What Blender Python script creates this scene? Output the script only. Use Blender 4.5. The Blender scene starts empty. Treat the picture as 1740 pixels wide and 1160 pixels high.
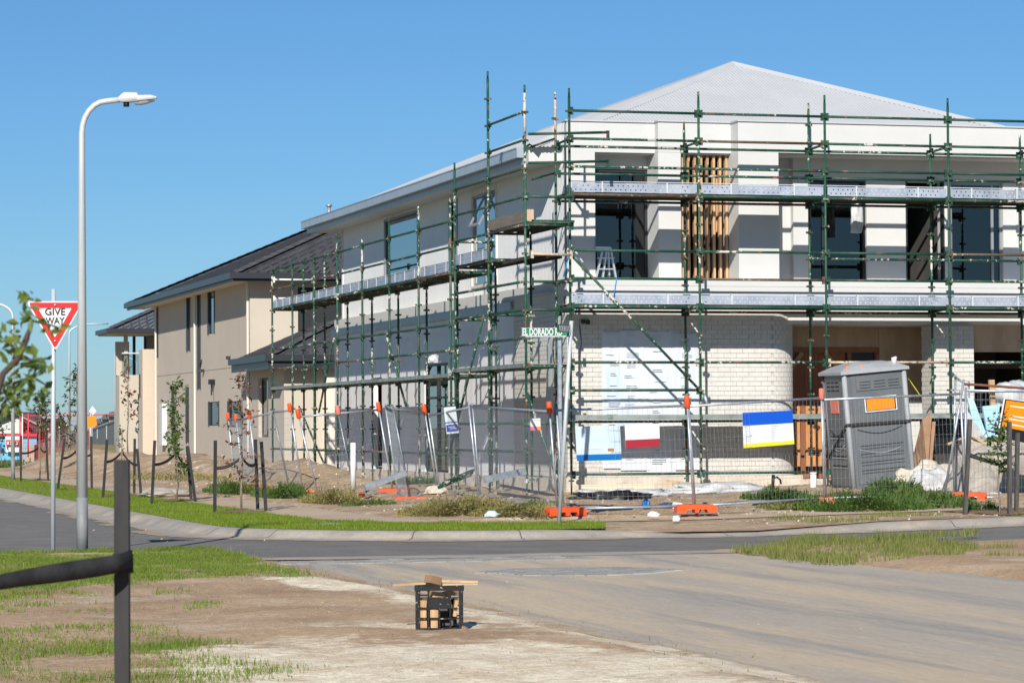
import bpy, math, random
import numpy as np
from mathutils import Vector, Matrix, noise as mn
R = math.radians
rnd = random.Random(11)
C = bpy.context.scene.collection
sc = bpy.context.scene

# ------------------------------------------------------------------ camera
FPX, CAM = 5000.0, Vector((-14.969, -49.763, 1.5))
YAW, PITCH, ROLL = R(-15.601), R(1.66), R(-0.334)
cy, sy, cp, sp, cr, sr = math.cos(YAW), math.sin(YAW), math.cos(PITCH), math.sin(PITCH), math.cos(ROLL), math.sin(ROLL)
RW = Matrix(((cr, 0, sr), (0, 1, 0), (-sr, 0, cr))) @ Matrix(((1, 0, 0), (0, cp, sp), (0, -sp, cp))) @ Matrix(((cy, sy, 0), (-sy, cy, 0), (0, 0, 1)))
RI = RW.transposed()
cam = bpy.data.objects.new('camera', bpy.data.cameras.new('camera'))
C.objects.link(cam)
right, fwd, up = Vector(RW[0]), Vector(RW[1]), Vector(RW[2])
cam.matrix_world = Matrix.Translation(CAM) @ Matrix((right, up, -fwd)).transposed().to_4x4()
cam.data.sensor_width = 36
cam.data.lens = FPX / 1740 * 36
cam.data.clip_start = 0.5
cam.data.clip_end = 6000
cam.data.dof.use_dof = True
cam.data.dof.focus_distance = 33
cam.data.dof.aperture_fstop = 13
sc.camera = cam

# ------------------------------------------------------------------ sky and sun
SUN_EL, SUN_AZ = 30.5, 24.6          # light travels towards +y, turned SUN_AZ towards +x
w = bpy.data.worlds.new('World')
sc.world = w
w.use_nodes = True
nt = w.node_tree
sky = nt.nodes.new('ShaderNodeTexSky')
sky.sky_type = 'NISHITA'
sky.sun_disc = False
sky.sun_elevation = R(SUN_EL)
sky.sun_rotation = R(180 + SUN_AZ)
sky.air_density = 0.9
sky.dust_density = 0.2
sky.ozone_density = 10.0
tint = nt.nodes.new('ShaderNodeMix'); tint.data_type = 'RGBA'; tint.blend_type = 'MULTIPLY'; tint.inputs[0].default_value = 1.0
tint.inputs[7].default_value = (.90, 1.0, .975, 1)      # clear southern sky: a touch more cyan, evenly over the whole dome
nt.links.new(sky.outputs[0], tint.inputs[6]); nt.links.new(tint.outputs[2], nt.nodes['Background'].inputs[0])
nt.nodes['Background'].inputs[1].default_value = 0.077
sun = bpy.data.objects.new('sun', bpy.data.lights.new('sun', 'SUN'))
C.objects.link(sun)
sun.data.energy = 4.8
sun.data.angle = R(0.5)
sun.data.color = (1.0, 0.955, 0.88)
ld = Vector((math.sin(R(SUN_AZ)) * math.cos(R(SUN_EL)), math.cos(R(SUN_AZ)) * math.cos(R(SUN_EL)), -math.sin(R(SUN_EL))))
sun.rotation_euler = ld.to_track_quat('-Z', 'Y').to_euler()
sc.view_settings.view_transform = 'Standard'
sc.view_settings.look = 'None'
sc.view_settings.exposure = 0.27
sc.view_settings.gamma = 1.0

# ------------------------------------------------------------------ measuring helpers (photo point -> place in the world)
def ray(u, v): return RI @ Vector(((u - 870) / FPX, 1.0, (580 - v) / FPX))
def at_z(u, v, z):
    d = ray(u, v); return CAM + d * ((z - CAM.z) / d.z)
def at_y(u, v, y):
    d = ray(u, v); return CAM + d * ((y - CAM.y) / d.y)
def at_x(u, v, x):
    d = ray(u, v); return CAM + d * ((x - CAM.x) / d.x)
def at_d(u, v, dep): return CAM + ray(u, v) * dep
def depth(p): return (Vector(p) - CAM).dot(fwd)

# ------------------------------------------------------------------ materials
MATS = {}
def mat(name, c1, c2=None, rough=0.7, scale=6.0, bump=0.0, bscale=40.0, metal=0.0, lo=0.35, hi=0.65, stretch=(1, 1, 1),
        c3=None, s3=2.0, t3=0.6, w3=0.06, spec=0.4, rand=0.0, detail=5, attr=None, trans=0.0, grain=0.0, gs=60.0, spill=None):
    if name in MATS: return MATS[name]
    m = bpy.data.materials.new(name); m.use_nodes = True
    n, l = m.node_tree.nodes, m.node_tree.links
    b = n['Principled BSDF']
    b.inputs['Roughness'].default_value = rough
    b.inputs['Metallic'].default_value = metal
    b.inputs['Specular IOR Level'].default_value = spec
    tc = n.new('ShaderNodeTexCoord'); mp = n.new('ShaderNodeMapping')
    mp.inputs['Scale'].default_value = stretch
    oi = n.new('ShaderNodeObjectInfo')
    off = n.new('ShaderNodeVectorMath'); off.operation = 'MULTIPLY_ADD'
    cmb = n.new('ShaderNodeCombineXYZ')
    for i in range(3): l.new(oi.outputs['Random'], cmb.inputs[i])
    off.inputs[1].default_value = (37, 19, 53)
    l.new(cmb.outputs[0], off.inputs[0]); l.new(tc.outputs['Object'], off.inputs[2])
    l.new(off.outputs[0], mp.inputs[0])
    def noi(s, d=detail):
        t = n.new('ShaderNodeTexNoise'); t.inputs['Scale'].default_value = s; t.inputs['Detail'].default_value = d
        t.inputs['Roughness'].default_value = 0.62
        l.new(mp.outputs[0], t.inputs['Vector']); return t.outputs[0]
    def ramp(src, a, bb):
        r = n.new('ShaderNodeMapRange'); r.inputs[1].default_value = a; r.inputs[2].default_value = bb; r.interpolation_type = 'SMOOTHSTEP'
        l.new(src, r.inputs[0]); return r.outputs[0]
    def mix(f, a, bb):
        x = n.new('ShaderNodeMix'); x.data_type = 'RGBA'
        l.new(f, x.inputs[0])
        for s, k in ((a, 6), (bb, 7)):
            if isinstance(s, tuple): x.inputs[k].default_value = (*s, 1)
            else: l.new(s, x.inputs[k])
        return x.outputs[2]
    col = None
    if attr:
        a = n.new('ShaderNodeAttribute'); a.attribute_name = attr
        col = mix(a.outputs['Fac'], c1, c2)
    elif c2: col = mix(ramp(noi(scale), lo, hi), c1, c2)
    if c3: col = mix(ramp(noi(s3), t3 - w3, t3 + w3), col or c1, c3)
    if spill:                      # (colour, second colour): a spilt layer whose extent is stored on the mesh
        a = n.new('ShaderNodeAttribute'); a.attribute_name = 'spill'
        ad = n.new('ShaderNodeMath'); ad.operation = 'ADD'; mm = n.new('ShaderNodeMath'); mm.operation = 'MULTIPLY_ADD'
        mm.inputs[1].default_value = 1.1; mm.inputs[2].default_value = -.55; l.new(noi(5.0, 10), mm.inputs[0]); l.new(a.outputs['Fac'], ad.inputs[0]); l.new(mm.outputs[0], ad.inputs[1])
        col = mix(ramp(ad.outputs[0], .30, .62), col or c1, mix(ramp(noi(2.2, 10), .38, .62), spill[0], spill[1]))
    if grain:
        for g_s, g_a in ((gs, grain), (gs * .27, grain * .8)):
            mr = n.new('ShaderNodeMapRange'); mr.inputs[1].default_value = .3; mr.inputs[2].default_value = .7; mr.inputs[3].default_value = 1 - g_a; mr.inputs[4].default_value = 1 + g_a; l.new(noi(g_s, 3), mr.inputs[0])
            h = n.new('ShaderNodeHueSaturation'); l.new(mr.outputs[0], h.inputs['Value'])
            if col: l.new(col, h.inputs['Color'])
            else: h.inputs['Color'].default_value = (*c1, 1)
            col = h.outputs[0]
    if rand:
        h = n.new('ShaderNodeHueSaturation')
        mr = n.new('ShaderNodeMapRange'); mr.inputs[3].default_value = 1 - rand; mr.inputs[4].default_value = 1 + rand
        l.new(oi.outputs['Random'], mr.inputs[0]); l.new(mr.outputs[0], h.inputs['Value'])
        if col: l.new(col, h.inputs['Color'])
        else: h.inputs['Color'].default_value = (*c1, 1)
        col = h.outputs[0]
    if col: l.new(col, b.inputs['Base Color'])
    else: b.inputs['Base Color'].default_value = (*c1, 1)
    if bump:
        bp = n.new('ShaderNodeBump'); bp.inputs['Strength'].default_value = bump; bp.inputs['Distance'].default_value = 0.02
        l.new(noi(bscale, 6), bp.inputs['Height']); l.new(bp.outputs[0], b.inputs['Normal'])
    if trans:
        t = n.new('ShaderNodeBsdfTranslucent'); mx = n.new('ShaderNodeMixShader'); mx.inputs[0].default_value = trans
        if col: l.new(col, t.inputs[0])
        else: t.inputs[0].default_value = (*c1, 1)
        l.new(b.outputs[0], mx.inputs[1]); l.new(t.outputs[0], mx.inputs[2])
        l.new(mx.outputs[0], n['Material Output'].inputs[0])
    MATS[name] = m
    return m

def glass_mat(name, tint, refl=1.0):
    m = bpy.data.materials.new(name); m.use_nodes = True
    n, l = m.node_tree.nodes, m.node_tree.links
    n.remove(n['Principled BSDF'])
    t = n.new('ShaderNodeBsdfTransparent'); t.inputs[0].default_value = (*tint, 1)
    g = n.new('ShaderNodeBsdfGlossy'); g.inputs['Roughness'].default_value = 0.01; g.inputs['Color'].default_value = (1, 1, 1, 1)
    f = n.new('ShaderNodeFresnel'); f.inputs[0].default_value = 1.75 * refl
    mx = n.new('ShaderNodeMixShader')
    l.new(f.outputs[0], mx.inputs[0]); l.new(t.outputs[0], mx.inputs[1]); l.new(g.outputs[0], mx.inputs[2])
    l.new(mx.outputs[0], n['Material Output'].inputs[0])
    MATS[name] = m
    return m

GREEN = mat('green_scaffold_paint', (.009, .050, .030), (.015, .075, .046), rough=.5, scale=9, c3=(.17, .10, .06), s3=5.5, t3=.62, w3=.05, bump=.15, rand=.18)
def splashed(name, base, splash, t):
    """scaffold paint with rust and dried cement splashes"""
    m = mat(name, base, tuple(x * 1.5 for x in base), rough=.55, scale=7, c3=(.15, .075, .04), s3=7, t3=.6, w3=.04, bump=.2, rand=.2)
    n, l = m.node_tree.nodes, m.node_tree.links
    b = n['Principled BSDF']; src = b.inputs['Base Color'].links[0].from_socket
    tx = n.new('ShaderNodeTexNoise'); tx.inputs['Scale'].default_value = 16; tx.inputs['Detail'].default_value = 4
    mp = [x for x in n if x.type == 'MAPPING'][0]; l.new(mp.outputs[0], tx.inputs[0])
    t2 = n.new('ShaderNodeTexNoise'); t2.inputs['Scale'].default_value = 1.6; l.new(mp.outputs[0], t2.inputs[0])
    ma = n.new('ShaderNodeMath'); ma.operation = 'MULTIPLY_ADD'; ma.inputs[1].default_value = .9; l.new(t2.outputs[0], ma.inputs[0]); l.new(tx.outputs[0], ma.inputs[2])
    r = n.new('ShaderNodeMapRange'); r.inputs[1].default_value = t + .49; r.inputs[2].default_value = t + .53; l.new(ma.outputs[0], r.inputs[0])
    x = n.new('ShaderNodeMix'); x.data_type = 'RGBA'; l.new(r.outputs[0], x.inputs[0]); l.new(src, x.inputs[6]); x.inputs[7].default_value = (*splash, 1)
    l.new(x.outputs[2], b.inputs['Base Color'])
    return m
GREEN2 = splashed('green_paint_cement_splashed', (.010, .058, .035), (.50, .48, .42), .57)
RUSTY = splashed('rusty_tube', (.085, .06, .04), (.42, .38, .31), .6)
COUP = splashed('coupling_rusted_green', (.03, .045, .03), (.30, .26, .2), .58)
CREAMT = splashed('cream_splashed_tube', (.42, .34, .25), (.62, .58, .5), .55)
GALV = mat('galvanised_steel', (.36, .40, .45), (.5, .54, .58), rough=.42, scale=14, metal=.55, bump=.05, rand=.08)
GALVP = mat('galvanised_pole', (.50, .54, .57), (.58, .62, .64), rough=.42, scale=5, metal=.25, stretch=(1, 1, .15), rand=.05)
TOE = mat('toe_board_steel', (.34, .385, .46), (.46, .50, .57), rough=.45, scale=4, metal=.35, bump=.05, rand=.08, c3=(.55, .55, .53), s3=9, t3=.68)
PLANK = mat('deck_plank_steel', (.065, .06, .05), (.11, .10, .08), rough=.7, scale=5, c3=(.12, .08, .05), s3=4, t3=.6, bump=.2, rand=.2)
PLANKG = mat('deck_plank_galvanised', (.20, .235, .215), (.31, .34, .32), rough=.55, scale=4, metal=.2, c3=(.10, .2, .15), s3=3, t3=.62, bump=.1, rand=.15)
WHITE = mat('white_render', (.59, .588, .57), (.57, .568, .55), rough=.85, scale=1.3, bump=.08, bscale=60)
CLAD = mat('grey_vertical_cladding', (.80, .795, .78), (.76, .755, .74), rough=.6, scale=.9)
WRAP = mat('pale_wall_panel', (.80, .785, .80), (.73, .715, .73), rough=.6, scale=1.5)
BRICK = mat('white_brick', (.62, .595, .55), (.57, .545, .50), rough=.85, scale=9, bump=.2, bscale=90, rand=.035)
MORTAR = mat('grey_mortar', (.52, .49, .44), (.47, .44, .395), rough=.95, scale=12, bump=.2)
SLAB = mat('cream_concrete_slab', (.62, .56, .47), (.50, .44, .36), rough=.9, scale=3, bump=.2, c3=(.36, .3, .23), s3=2.2, t3=.64)
TIMBER = mat('pine_timber', (.56, .36, .195), (.40, .25, .135), rough=.75, scale=5, stretch=(6, 6, .6), rand=.15, bump=.1)
TIMBERH = mat('pine_timber_long', (.60, .41, .215), (.42, .275, .14), rough=.75, scale=4, stretch=(1, 6, 6), rand=.12, bump=.1)
PLY = mat('plywood', (.56, .41, .28), (.46, .32, .21), rough=.8, scale=3, stretch=(1, 1, .3), rand=.1)
DOORW = mat('dark_timber_door', (.24, .085, .036), (.32, .12, .05), rough=.6, scale=3, stretch=(8, 8, .4), rand=.1)
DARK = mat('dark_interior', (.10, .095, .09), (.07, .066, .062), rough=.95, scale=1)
FRAMEW = mat('window_frame_grey', (.30, .32, .34), rough=.4, metal=.3)
FRAMED = mat('window_frame_dark', (.03, .032, .035), rough=.4)
GLASS = glass_mat('window_glass', (.30, .34, .36))
GLASSC = glass_mat('clear_glass', (.75, .82, .82), .85)
ROOFW = mat('white_corrugated_roof', (.50, .507, .515), (.47, .477, .485), rough=.55, scale=1.2, spec=.5)
GUTTER = mat('gutter_blue_grey', (.30, .345, .40), (.34, .39, .44), rough=.35, scale=3, spec=.5)
BEIGE = mat('beige_render', (.535, .47, .385), (.51, .445, .365), rough=.9, scale=.7, bump=.08, bscale=50)
BEIGE2 = mat('light_beige_render', (.55, .465, .37), (.52, .44, .35), rough=.9, scale=.7, bump=.08, bscale=50)
CREAM = mat('cream_trim', (.70, .645, .55), rough=.5)
TILE = mat('dark_roof_tile', (.058, .059, .066), (.078, .078, .085), rough=.95, scale=3, spec=.05)
TILEC = mat('roof_tile_cap', (.07, .07, .077), (.10, .098, .105), rough=.95, scale=4, spec=.05)
EAVE = mat('charcoal_gutter', (.035, .038, .045), rough=.35)
SOFFIT = mat('pale_soffit', (.62, .56, .48), rough=.8)
ORANGE = mat('orange_plastic', (.86, .085, .012), (.74, .10, .03), rough=.5, scale=7, rand=.12)
ORANGEF = mat('faded_orange_plastic', (.80, .20, .12), (.70, .22, .16), rough=.6, scale=7, rand=.1)
BLACKS = mat('black_stake_paint', (.018, .018, .019), (.035, .034, .033), rough=.75, scale=9, stretch=(1, 1, .2), bump=.2)
GREYS = mat('weathered_stake', (.055, .05, .046), (.10, .092, .085), rough=.85, scale=10, stretch=(4, 4, .4), bump=.2)
STRAP = mat('black_rubber_strap', (.015, .015, .016), (.03, .03, .03), rough=.7, scale=12, bump=.15)
SIGNW = mat('sign_white', (.64, .645, .65), rough=.4)
SIGNR = mat('sign_red', (.62, .008, .012), rough=.4)
SIGNB = mat('lettering_black', (.01, .01, .012), rough=.5)
SIGNG = mat('street_sign_green', (.004, .19, .085), rough=.4)
SIGNGD = mat('street_sign_dark_green', (.003, .10, .05), rough=.4)  # darker green, used for the second name blade
BLUE = mat('sign_blue', (.0, .075, .50), rough=.45)
BLUE2 = mat('sign_mid_blue', (.0, .13, .40), rough=.45)
NAVY = mat('sign_navy', (.015, .035, .25), rough=.45)
PALEB = mat('sign_pale_blue', (.46, .57, .65), (.54, .62, .67), rough=.45, scale=5)
MAROON = mat('sign_maroon', (.33, .02, .035), rough=.45)
YELLOW = mat('sign_yellow', (.80, .62, .02), rough=.45)
PINK = mat('sign_pink', (.75, .10, .26), rough=.45)
ORSIGN = mat('sign_orange', (.88, .24, .0), rough=.45)
INK = mat('print_grey', (.55, .56, .62), rough=.5)
INKB = mat('print_blue', (.53, .585, .64), rough=.5)
LOO = mat('grey_moulded_plastic', (.105, .118, .128), (.125, .138, .15), rough=.5, scale=2, bump=.03, c3=(.15, .145, .135), s3=1.6, t3=.66, w3=.12)
LOOL = mat('light_grey_plastic', (.30, .315, .33), (.35, .365, .38), rough=.5, scale=2)
LOOD = mat('dark_vent', (.02, .021, .022), rough=.8)
PVC = mat('white_pvc', (.74, .73, .70), rough=.45)
PLASTIC = mat('white_plastic_sheet', (.56, .57, .575), (.44, .445, .45), rough=.4, scale=5, bump=.5, bscale=9)
WRAPW = mat('building_wrap_sheet', (.62, .645, .665), (.58, .615, .65), rough=.5, scale=1.2, stretch=(1, 1, .2), bump=.2, bscale=6, c3=(.50, .59, .70), s3=1.6, t3=.64)
BAG = mat('grey_woven_bag', (.42, .38, .33), (.31, .28, .24), rough=.9, scale=4, bump=.5, bscale=10)
BLACKP = mat('black_plastic', (.012, .012, .013), rough=.4, bump=.4, bscale=12)
FOAM = mat('pale_blue_foam', (.36, .62, .84), (.52, .72, .86), rough=.8, scale=3)
CARD = mat('brown_board', (.34, .20, .11), (.28, .16, .085), rough=.85, scale=3, rand=.1)
CRATE = mat('black_crate_plastic', (.009, .0095, .01), (.016, .0165, .018), rough=.5, scale=12, c3=(.34, .33, .30), s3=34, t3=.64, w3=.03, spec=.25)
ALU = mat('aluminium', (.66, .67, .68), rough=.35, metal=.6)
BARK = mat('sapling_bark', (.24, .20, .15), (.16, .13, .10), rough=.9, scale=20)
LEAF = mat('green_leaf', (.05, .10, .022), (.12, .17, .04), rough=.55, attr='tone', trans=.3)
LEAFD = mat('dark_green_leaf', (.035, .06, .022), (.10, .12, .045), rough=.55, attr='tone', trans=.25)
LEAFR = mat('red_brown_leaf', (.13, .035, .018), (.20, .09, .035), rough=.6, attr='tone', trans=.25)
LEAFN = mat('bright_near_leaf', (.06, .12, .015), (.20, .25, .04), rough=.5, attr='tone', trans=.4)
GRASS = mat('lawn_grass', (.11, .20, .012), (.27, .33, .03), rough=.6, attr='tone', trans=.35)
GRASSD = mat('rough_grass', (.10, .15, .022), (.30, .28, .09), rough=.65, attr='tone', trans=.3)
WEED = mat('weed_leaf', (.045, .10, .018), (.13, .20, .04), rough=.6, attr='tone', trans=.3)
DRYW = mat('dry_weed', (.14, .14, .035), (.36, .30, .12), rough=.75, attr='tone', trans=.25)
LAWN = mat('lawn_soil', (.12, .165, .022), (.18, .20, .04), rough=.95, scale=2.5, bump=.3, c3=(.24, .18, .09), s3=.9, t3=.66)
DIRT = mat('site_dirt', (.44, .32, .20), (.31, .21, .125), rough=.95, scale=.9, bump=.9, bscale=9, c3=(.55, .45, .33), s3=2.4, t3=.60, w3=.08, grain=.25, gs=22, detail=9)
NEARD = mat('near_dirt', (.47, .33, .20), (.36, .235, .135), rough=.95, scale=.8, bump=.9, bscale=11, c3=(.52, .41, .295), s3=1.1, t3=.60, w3=.10, detail=9, grain=.26, gs=70, spill=((.80, .70, .525), (.65, .525, .355)))
ASPH = mat('asphalt', (.155, .148, .136), (.19, .178, .16), rough=.92, scale=1.1, bump=.35, bscale=70, c3=(.24, .215, .18), s3=.6, t3=.64, w3=.12, detail=9, grain=.14, gs=60)
GRASSN = mat('near_lawn_grass', (.09, .17, .014), (.23, .285, .04), rough=.65, attr='tone', trans=.3)
DUSTY = mat('dusty_road', (.43, .375, .30), (.54, .43, .295), rough=.95, scale=.75, stretch=(1.9, .13, 1), lo=.40, hi=.60, bump=.35, bscale=40, c3=(.325, .30, .265), s3=.9, t3=.57, w3=.09, detail=10, grain=.12, gs=60, spill=((.62, .54, .43), (.52, .43, .32)))
CONC = mat('concrete', (.37, .335, .285), (.30, .27, .23), rough=.9, scale=1.6, bump=.2, bscale=30, grain=.10, gs=25, c3=(.47, .385, .28), s3=1.1, t3=.6, w3=.12)
PATHM = mat('dusty_concrete_path', (.52, .40, .28), (.44, .335, .23), rough=.92, scale=1.2, bump=.25, bscale=20, grain=.12, gs=25)
PAVER = mat('grey_paver', (.27, .265, .25), (.34, .32, .29), rough=.9, scale=5, rand=.15, bump=.2)
MULCH = mat('brown_mulch', (.16, .095, .055), (.26, .17, .10), rough=.95, scale=14, bump=1, bscale=30)
PAINTW = mat('road_paint', (.62, .61, .57), (.46, .45, .42), rough=.8, scale=9)
REDM = mat('red_mesh', (.62, .06, .06), rough=.6)
FENCEG = mat('grey_steel_fence', (.135, .145, .15), (.16, .17, .175), rough=.5, scale=2)
LAMPG = mat('lamp_lens', (.5, .52, .53), rough=.15)
LAMPB = mat('lamp_body', (.56, .57, .57), rough=.5)
STEELR = mat('rusty_rail', (.22, .085, .045), (.15, .06, .035), rough=.8, scale=8)
ROPEY = mat('yellow_rope', (.62, .66, .02), rough=.7)
ROPEB = mat('blue_rope', (.02, .24, .62), rough=.7)
STONE = mat('loose_stone', (.55, .49, .40), (.42, .36, .29), rough=.95, scale=9, rand=.25)
BLUEH = mat('hoarding_blue', (.14, .42, .62), rough=.5)

# ------------------------------------------------------------------ mesh helpers
ORG = {}
class MB:
    def __init__(s): s.v = []; s.f = []; s.sm = []
    def add(s, vs, fs, smooth=False):
        k = len(s.v); s.v += [tuple(x) for x in vs]; s.f += [tuple(i + k for i in f) for f in fs]; s.sm += [smooth] * len(fs); return s
    def box(s, lo, hi, m=None):
        (a, b, c), (d, e, g) = lo, hi
        vs = [Vector(p) for p in ((a, b, c), (d, b, c), (d, e, c), (a, e, c), (a, b, g), (d, b, g), (d, e, g), (a, e, g))]
        if m: vs = [m @ p for p in vs]
        return s.add(vs, [(0, 3, 2, 1), (4, 5, 6, 7), (0, 1, 5, 4), (1, 2, 6, 5), (2, 3, 7, 6), (3, 0, 4, 7)])
    def frame(s, d):
        d = d.normalized(); a = Vector((0, 0, 1)) if abs(d.z) < .95 else Vector((1, 0, 0))
        x = d.cross(a).normalized(); return x, x.cross(d).normalized()
    def bar(s, p, q, wd, ht):
        p, q = Vector(p), Vector(q); x, y = s.frame(q - p); x = x * wd / 2; y = y * ht / 2
        vs = [p - x - y, p + x - y, p + x + y, p - x + y, q - x - y, q + x - y, q + x + y, q - x + y]
        return s.add(vs, [(0, 1, 2, 3), (7, 6, 5, 4), (0, 4, 5, 1), (1, 5, 6, 2), (2, 6, 7, 3), (3, 7, 4, 0)])
    def tube(s, p, q, r, r2=None, n=8, cap=True):
        return s.path([p, q], [r, r if r2 is None else r2], n, cap)
    def path(s, pts, rs, n=8, cap=True):
        pts = [Vector(p) for p in pts]
        if not isinstance(rs, (list, tuple)): rs = [rs] * len(pts)
        x, y = s.frame(pts[1] - pts[0]); vs = []
        for i, p in enumerate(pts):
            t = (pts[min(i + 1, len(pts) - 1)] - pts[max(i - 1, 0)]).normalized()
            x = (x - t * x.dot(t)).normalized(); y = t.cross(x)
            for k in range(n):
                a = 2 * math.pi * k / n; vs.append(p + (x * math.cos(a) + y * math.sin(a)) * rs[i])
        fs = [(i * n + k, i * n + (k + 1) % n, (i + 1) * n + (k + 1) % n, (i + 1) * n + k) for i in range(len(pts) - 1) for k in range(n)]
        s.add(vs, fs, True)
        if cap:
            k0 = len(s.v) - len(vs)
            s.f += [tuple(k0 + k for k in reversed(range(n))), tuple(k0 + (len(pts) - 1) * n + k for k in range(n))]; s.sm += [False, False]
        return s
    def poly(s, pts): return s.add(pts, [tuple(range(len(pts)))])
    def prism(s, pts, off):
        off = Vector(off); pts = [Vector(p) for p in pts]; n = len(pts)
        return s.add(pts + [p + off for p in pts], [tuple(range(n)), tuple(reversed(range(n, 2 * n)))] + [(i, i + n, (i + 1) % n + n, (i + 1) % n) for i in range(n)])
    def grid(s, rows, smooth=False):
        m = len(rows[0]); vs = [p for r in rows for p in r]
        return s.add(vs, [(i * m + j, i * m + j + 1, (i + 1) * m + j + 1, (i + 1) * m + j) for i in range(len(rows) - 1) for j in range(m - 1)], smooth)
    def mesh(s, name, m, org=(0, 0, 0)):
        me = bpy.data.meshes.new(name); o = Vector(org)
        me.from_pydata([tuple(Vector(p) - o) for p in s.v], [], s.f)
        me.polygons.foreach_set('use_smooth', s.sm); me.materials.append(m); me.update(); return me
    def build(s, name, m, parent=None):
        if parent is not None: org = ORG[parent.name]
        else:
            a = np.array([tuple(p) for p in s.v]); org = Vector(((a[:, 0].min() + a[:, 0].max()) / 2, (a[:, 1].min() + a[:, 1].max()) / 2, a[:, 2].min()))
        ob = bpy.data.objects.new(name, s.mesh(name, m, org)); C.objects.link(ob); ORG[ob.name] = Vector(org)
        if parent is not None: ob.parent = parent
        else: ob.location = org
        return ob
def tag(o, label=None, cat=None, group=None, kind=None):
    if label: o['label'] = label
    if cat: o['category'] = cat
    if group: o['group'] = group
    if kind: o['kind'] = kind
    return o
def thing(name, label, cat, loc, group=None):
    o = bpy.data.objects.new(name, None); C.objects.link(o); o.location = loc; o.empty_display_size = .1
    ORG[o.name] = Vector(loc); return tag(o, label, cat, group)
def inst(name, me, loc, parent, rot=None):
    o = bpy.data.objects.new(name, me); C.objects.link(o); o.parent = parent; o.location = Vector(loc) - ORG[parent.name]
    ORG[o.name] = Vector(loc)
    if rot: o.rotation_euler = rot
    return o
def text(s, size, p, xdir, ydir, m, parent, name='lettering', align='LEFT', sx=1.0, bold=0.0):
    cu = bpy.data.curves.new(name, 'FONT'); cu.body = s; cu.size = size; cu.align_x = align; cu.extrude = .001; cu.offset = bold
    cu.materials.append(m); cu.resolution_u = 3
    o = bpy.data.objects.new(name, cu); C.objects.link(o); o.parent = parent
    x, y = Vector(xdir).normalized(), Vector(ydir).normalized(); z = x.cross(y).normalized()
    o.matrix_local = Matrix.Translation(Vector(p) - ORG[parent.name]) @ Matrix((x * sx, y, z)).transposed().to_4x4()
    ORG[o.name] = Vector(p); return o
def tone_mesh(name, V, F, T, m):
    me = bpy.data.meshes.new(name); me.from_pydata(V, [], F); me.materials.append(m)
    at = me.attributes.new('tone', 'FLOAT', 'FACE'); at.data.foreach_set('value', T); me.update(); return me
def sstep(t): t = min(1, max(0, t)); return t * t * (3 - 2 * t)

# ================================================================== THE SETTING
def rise(x): return .020 * max(0.0, x + 1.0)
def site_h(x, y):
    """height of the bare ground round the house"""
    d = min((y + 9.2) / 6.0, (x + 4.3) / 3.2)
    h = .14 + .17 * sstep(d) + .09 * sstep((x - .5) / 4) * sstep((y + 9.5) / 3)
    if d > 0: h += .05 * mn.noise((x * .9, y * .9, 0)) * sstep(d * 2) + .025 * mn.noise((x * 3, y * 3, 4)) * sstep(d * 2)
    if x < -1 and y > 8: h += .42 * sstep((y - 8) / 8) * sstep((x + 4.2) / 2.2) * (1 + .5 * mn.noise((x * .8, y * .5, 3)))
    return h

def sheet(name, pts, m, step=None, zf=None, kind='structure'):
    b = MB(); b.poly([(p[0], p[1], p[2] if len(p) > 2 else zf(p[0], p[1])) for p in pts]); o = b.build(name, m); return tag(o, kind=kind)
def strip(name, left, rightp, m, kind='structure'):
    b = MB(); b.grid([[a, c] for a, c in zip(left, rightp)]); return tag(b.build(name, m), kind=kind)

g = MB(); N = 24
xs = [-2600, -300, -80, -40, 80, 300, 2600]; ys = [-200, -60, 140, 400, 4200]
g.grid([[(x, y, -.06) for x in xs] for y in ys])
tag(g.build('ground', mat('far_ground', (.20, .17, .09), (.14, .16, .06), rough=.95, scale=.12, bump=.2)), kind='structure')

# asphalt: cross street, side street
b = MB(); rows = []
for i in range(61):
    x = -40 + i * 1.4; rows.append([(x, -16.35, rise(x)), (x, -11.85, rise(x))])
b.grid([[p[1] for p in rows], [p[0] for p in rows]])
b.poly([(-17, -11.85, 0), (-8.1, -11.85, 0), (-8.1, 75, 0), (-17, 75, 0)])
b.poly([(-8.1, -11.85, 0), (-4.2, -11.85, 0), (-4.2, -11.5, 0), (-7.7, -8.8, 0), (-8.1, -6, 0)])
b.poly([(-60, 48.5, .001), (-4.2, 48.5, .001), (-4.2, 55, .001), (-60, 55, .001)][::1])
tag(b.build('road', ASPH), kind='structure')

# kerb polyline of the corner block (front edge on the road)
KP = [(-8.15, 48.3)] + [(-8.15, y) for y in (40, 30, 22, 14, 6, 0, -4)]
for a in range(0, 91, 10):
    KP.append((-3.9 - 4.25 * math.cos(R(a)), -7.65 - 4.25 * math.sin(R(a)) if a else -6.5))
KP += [(x, -11.9) for x in (-3.0, -1.9, -.8, 1, 3, 5, 7, 9, 12, 20)]
def offs(P, d):
    out = []
    for i, p in enumerate(P):
        a = Vector(P[max(i - 1, 0)]); c = Vector(P[min(i + 1, len(P) - 1)]); t = (c - a).normalized(); nn = Vector((-t.y, t.x)); out.append(Vector(p) + nn * d)
    return out
prof = [(-.32, .003), (0, .012), (.05, .035), (.14, .085), (.20, .105), (.38, .112)]
b = MB(); rows = []
def drop(x):                       # the kerb is lowered at the site crossing
    return 1 - .75 * sstep((x + 3.2) / .6) * (1 - sstep((x - .0) / 1.2))
for d, z in prof:
    rows.append([(p.x, p.y, z * (drop(k[0]) if k[1] < -11 else 1) + rise(k[0])) for p, k in zip(offs(KP, d), KP)])
b.grid(rows, True)
tag(b.build('kerb', CONC), kind='structure')

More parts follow.
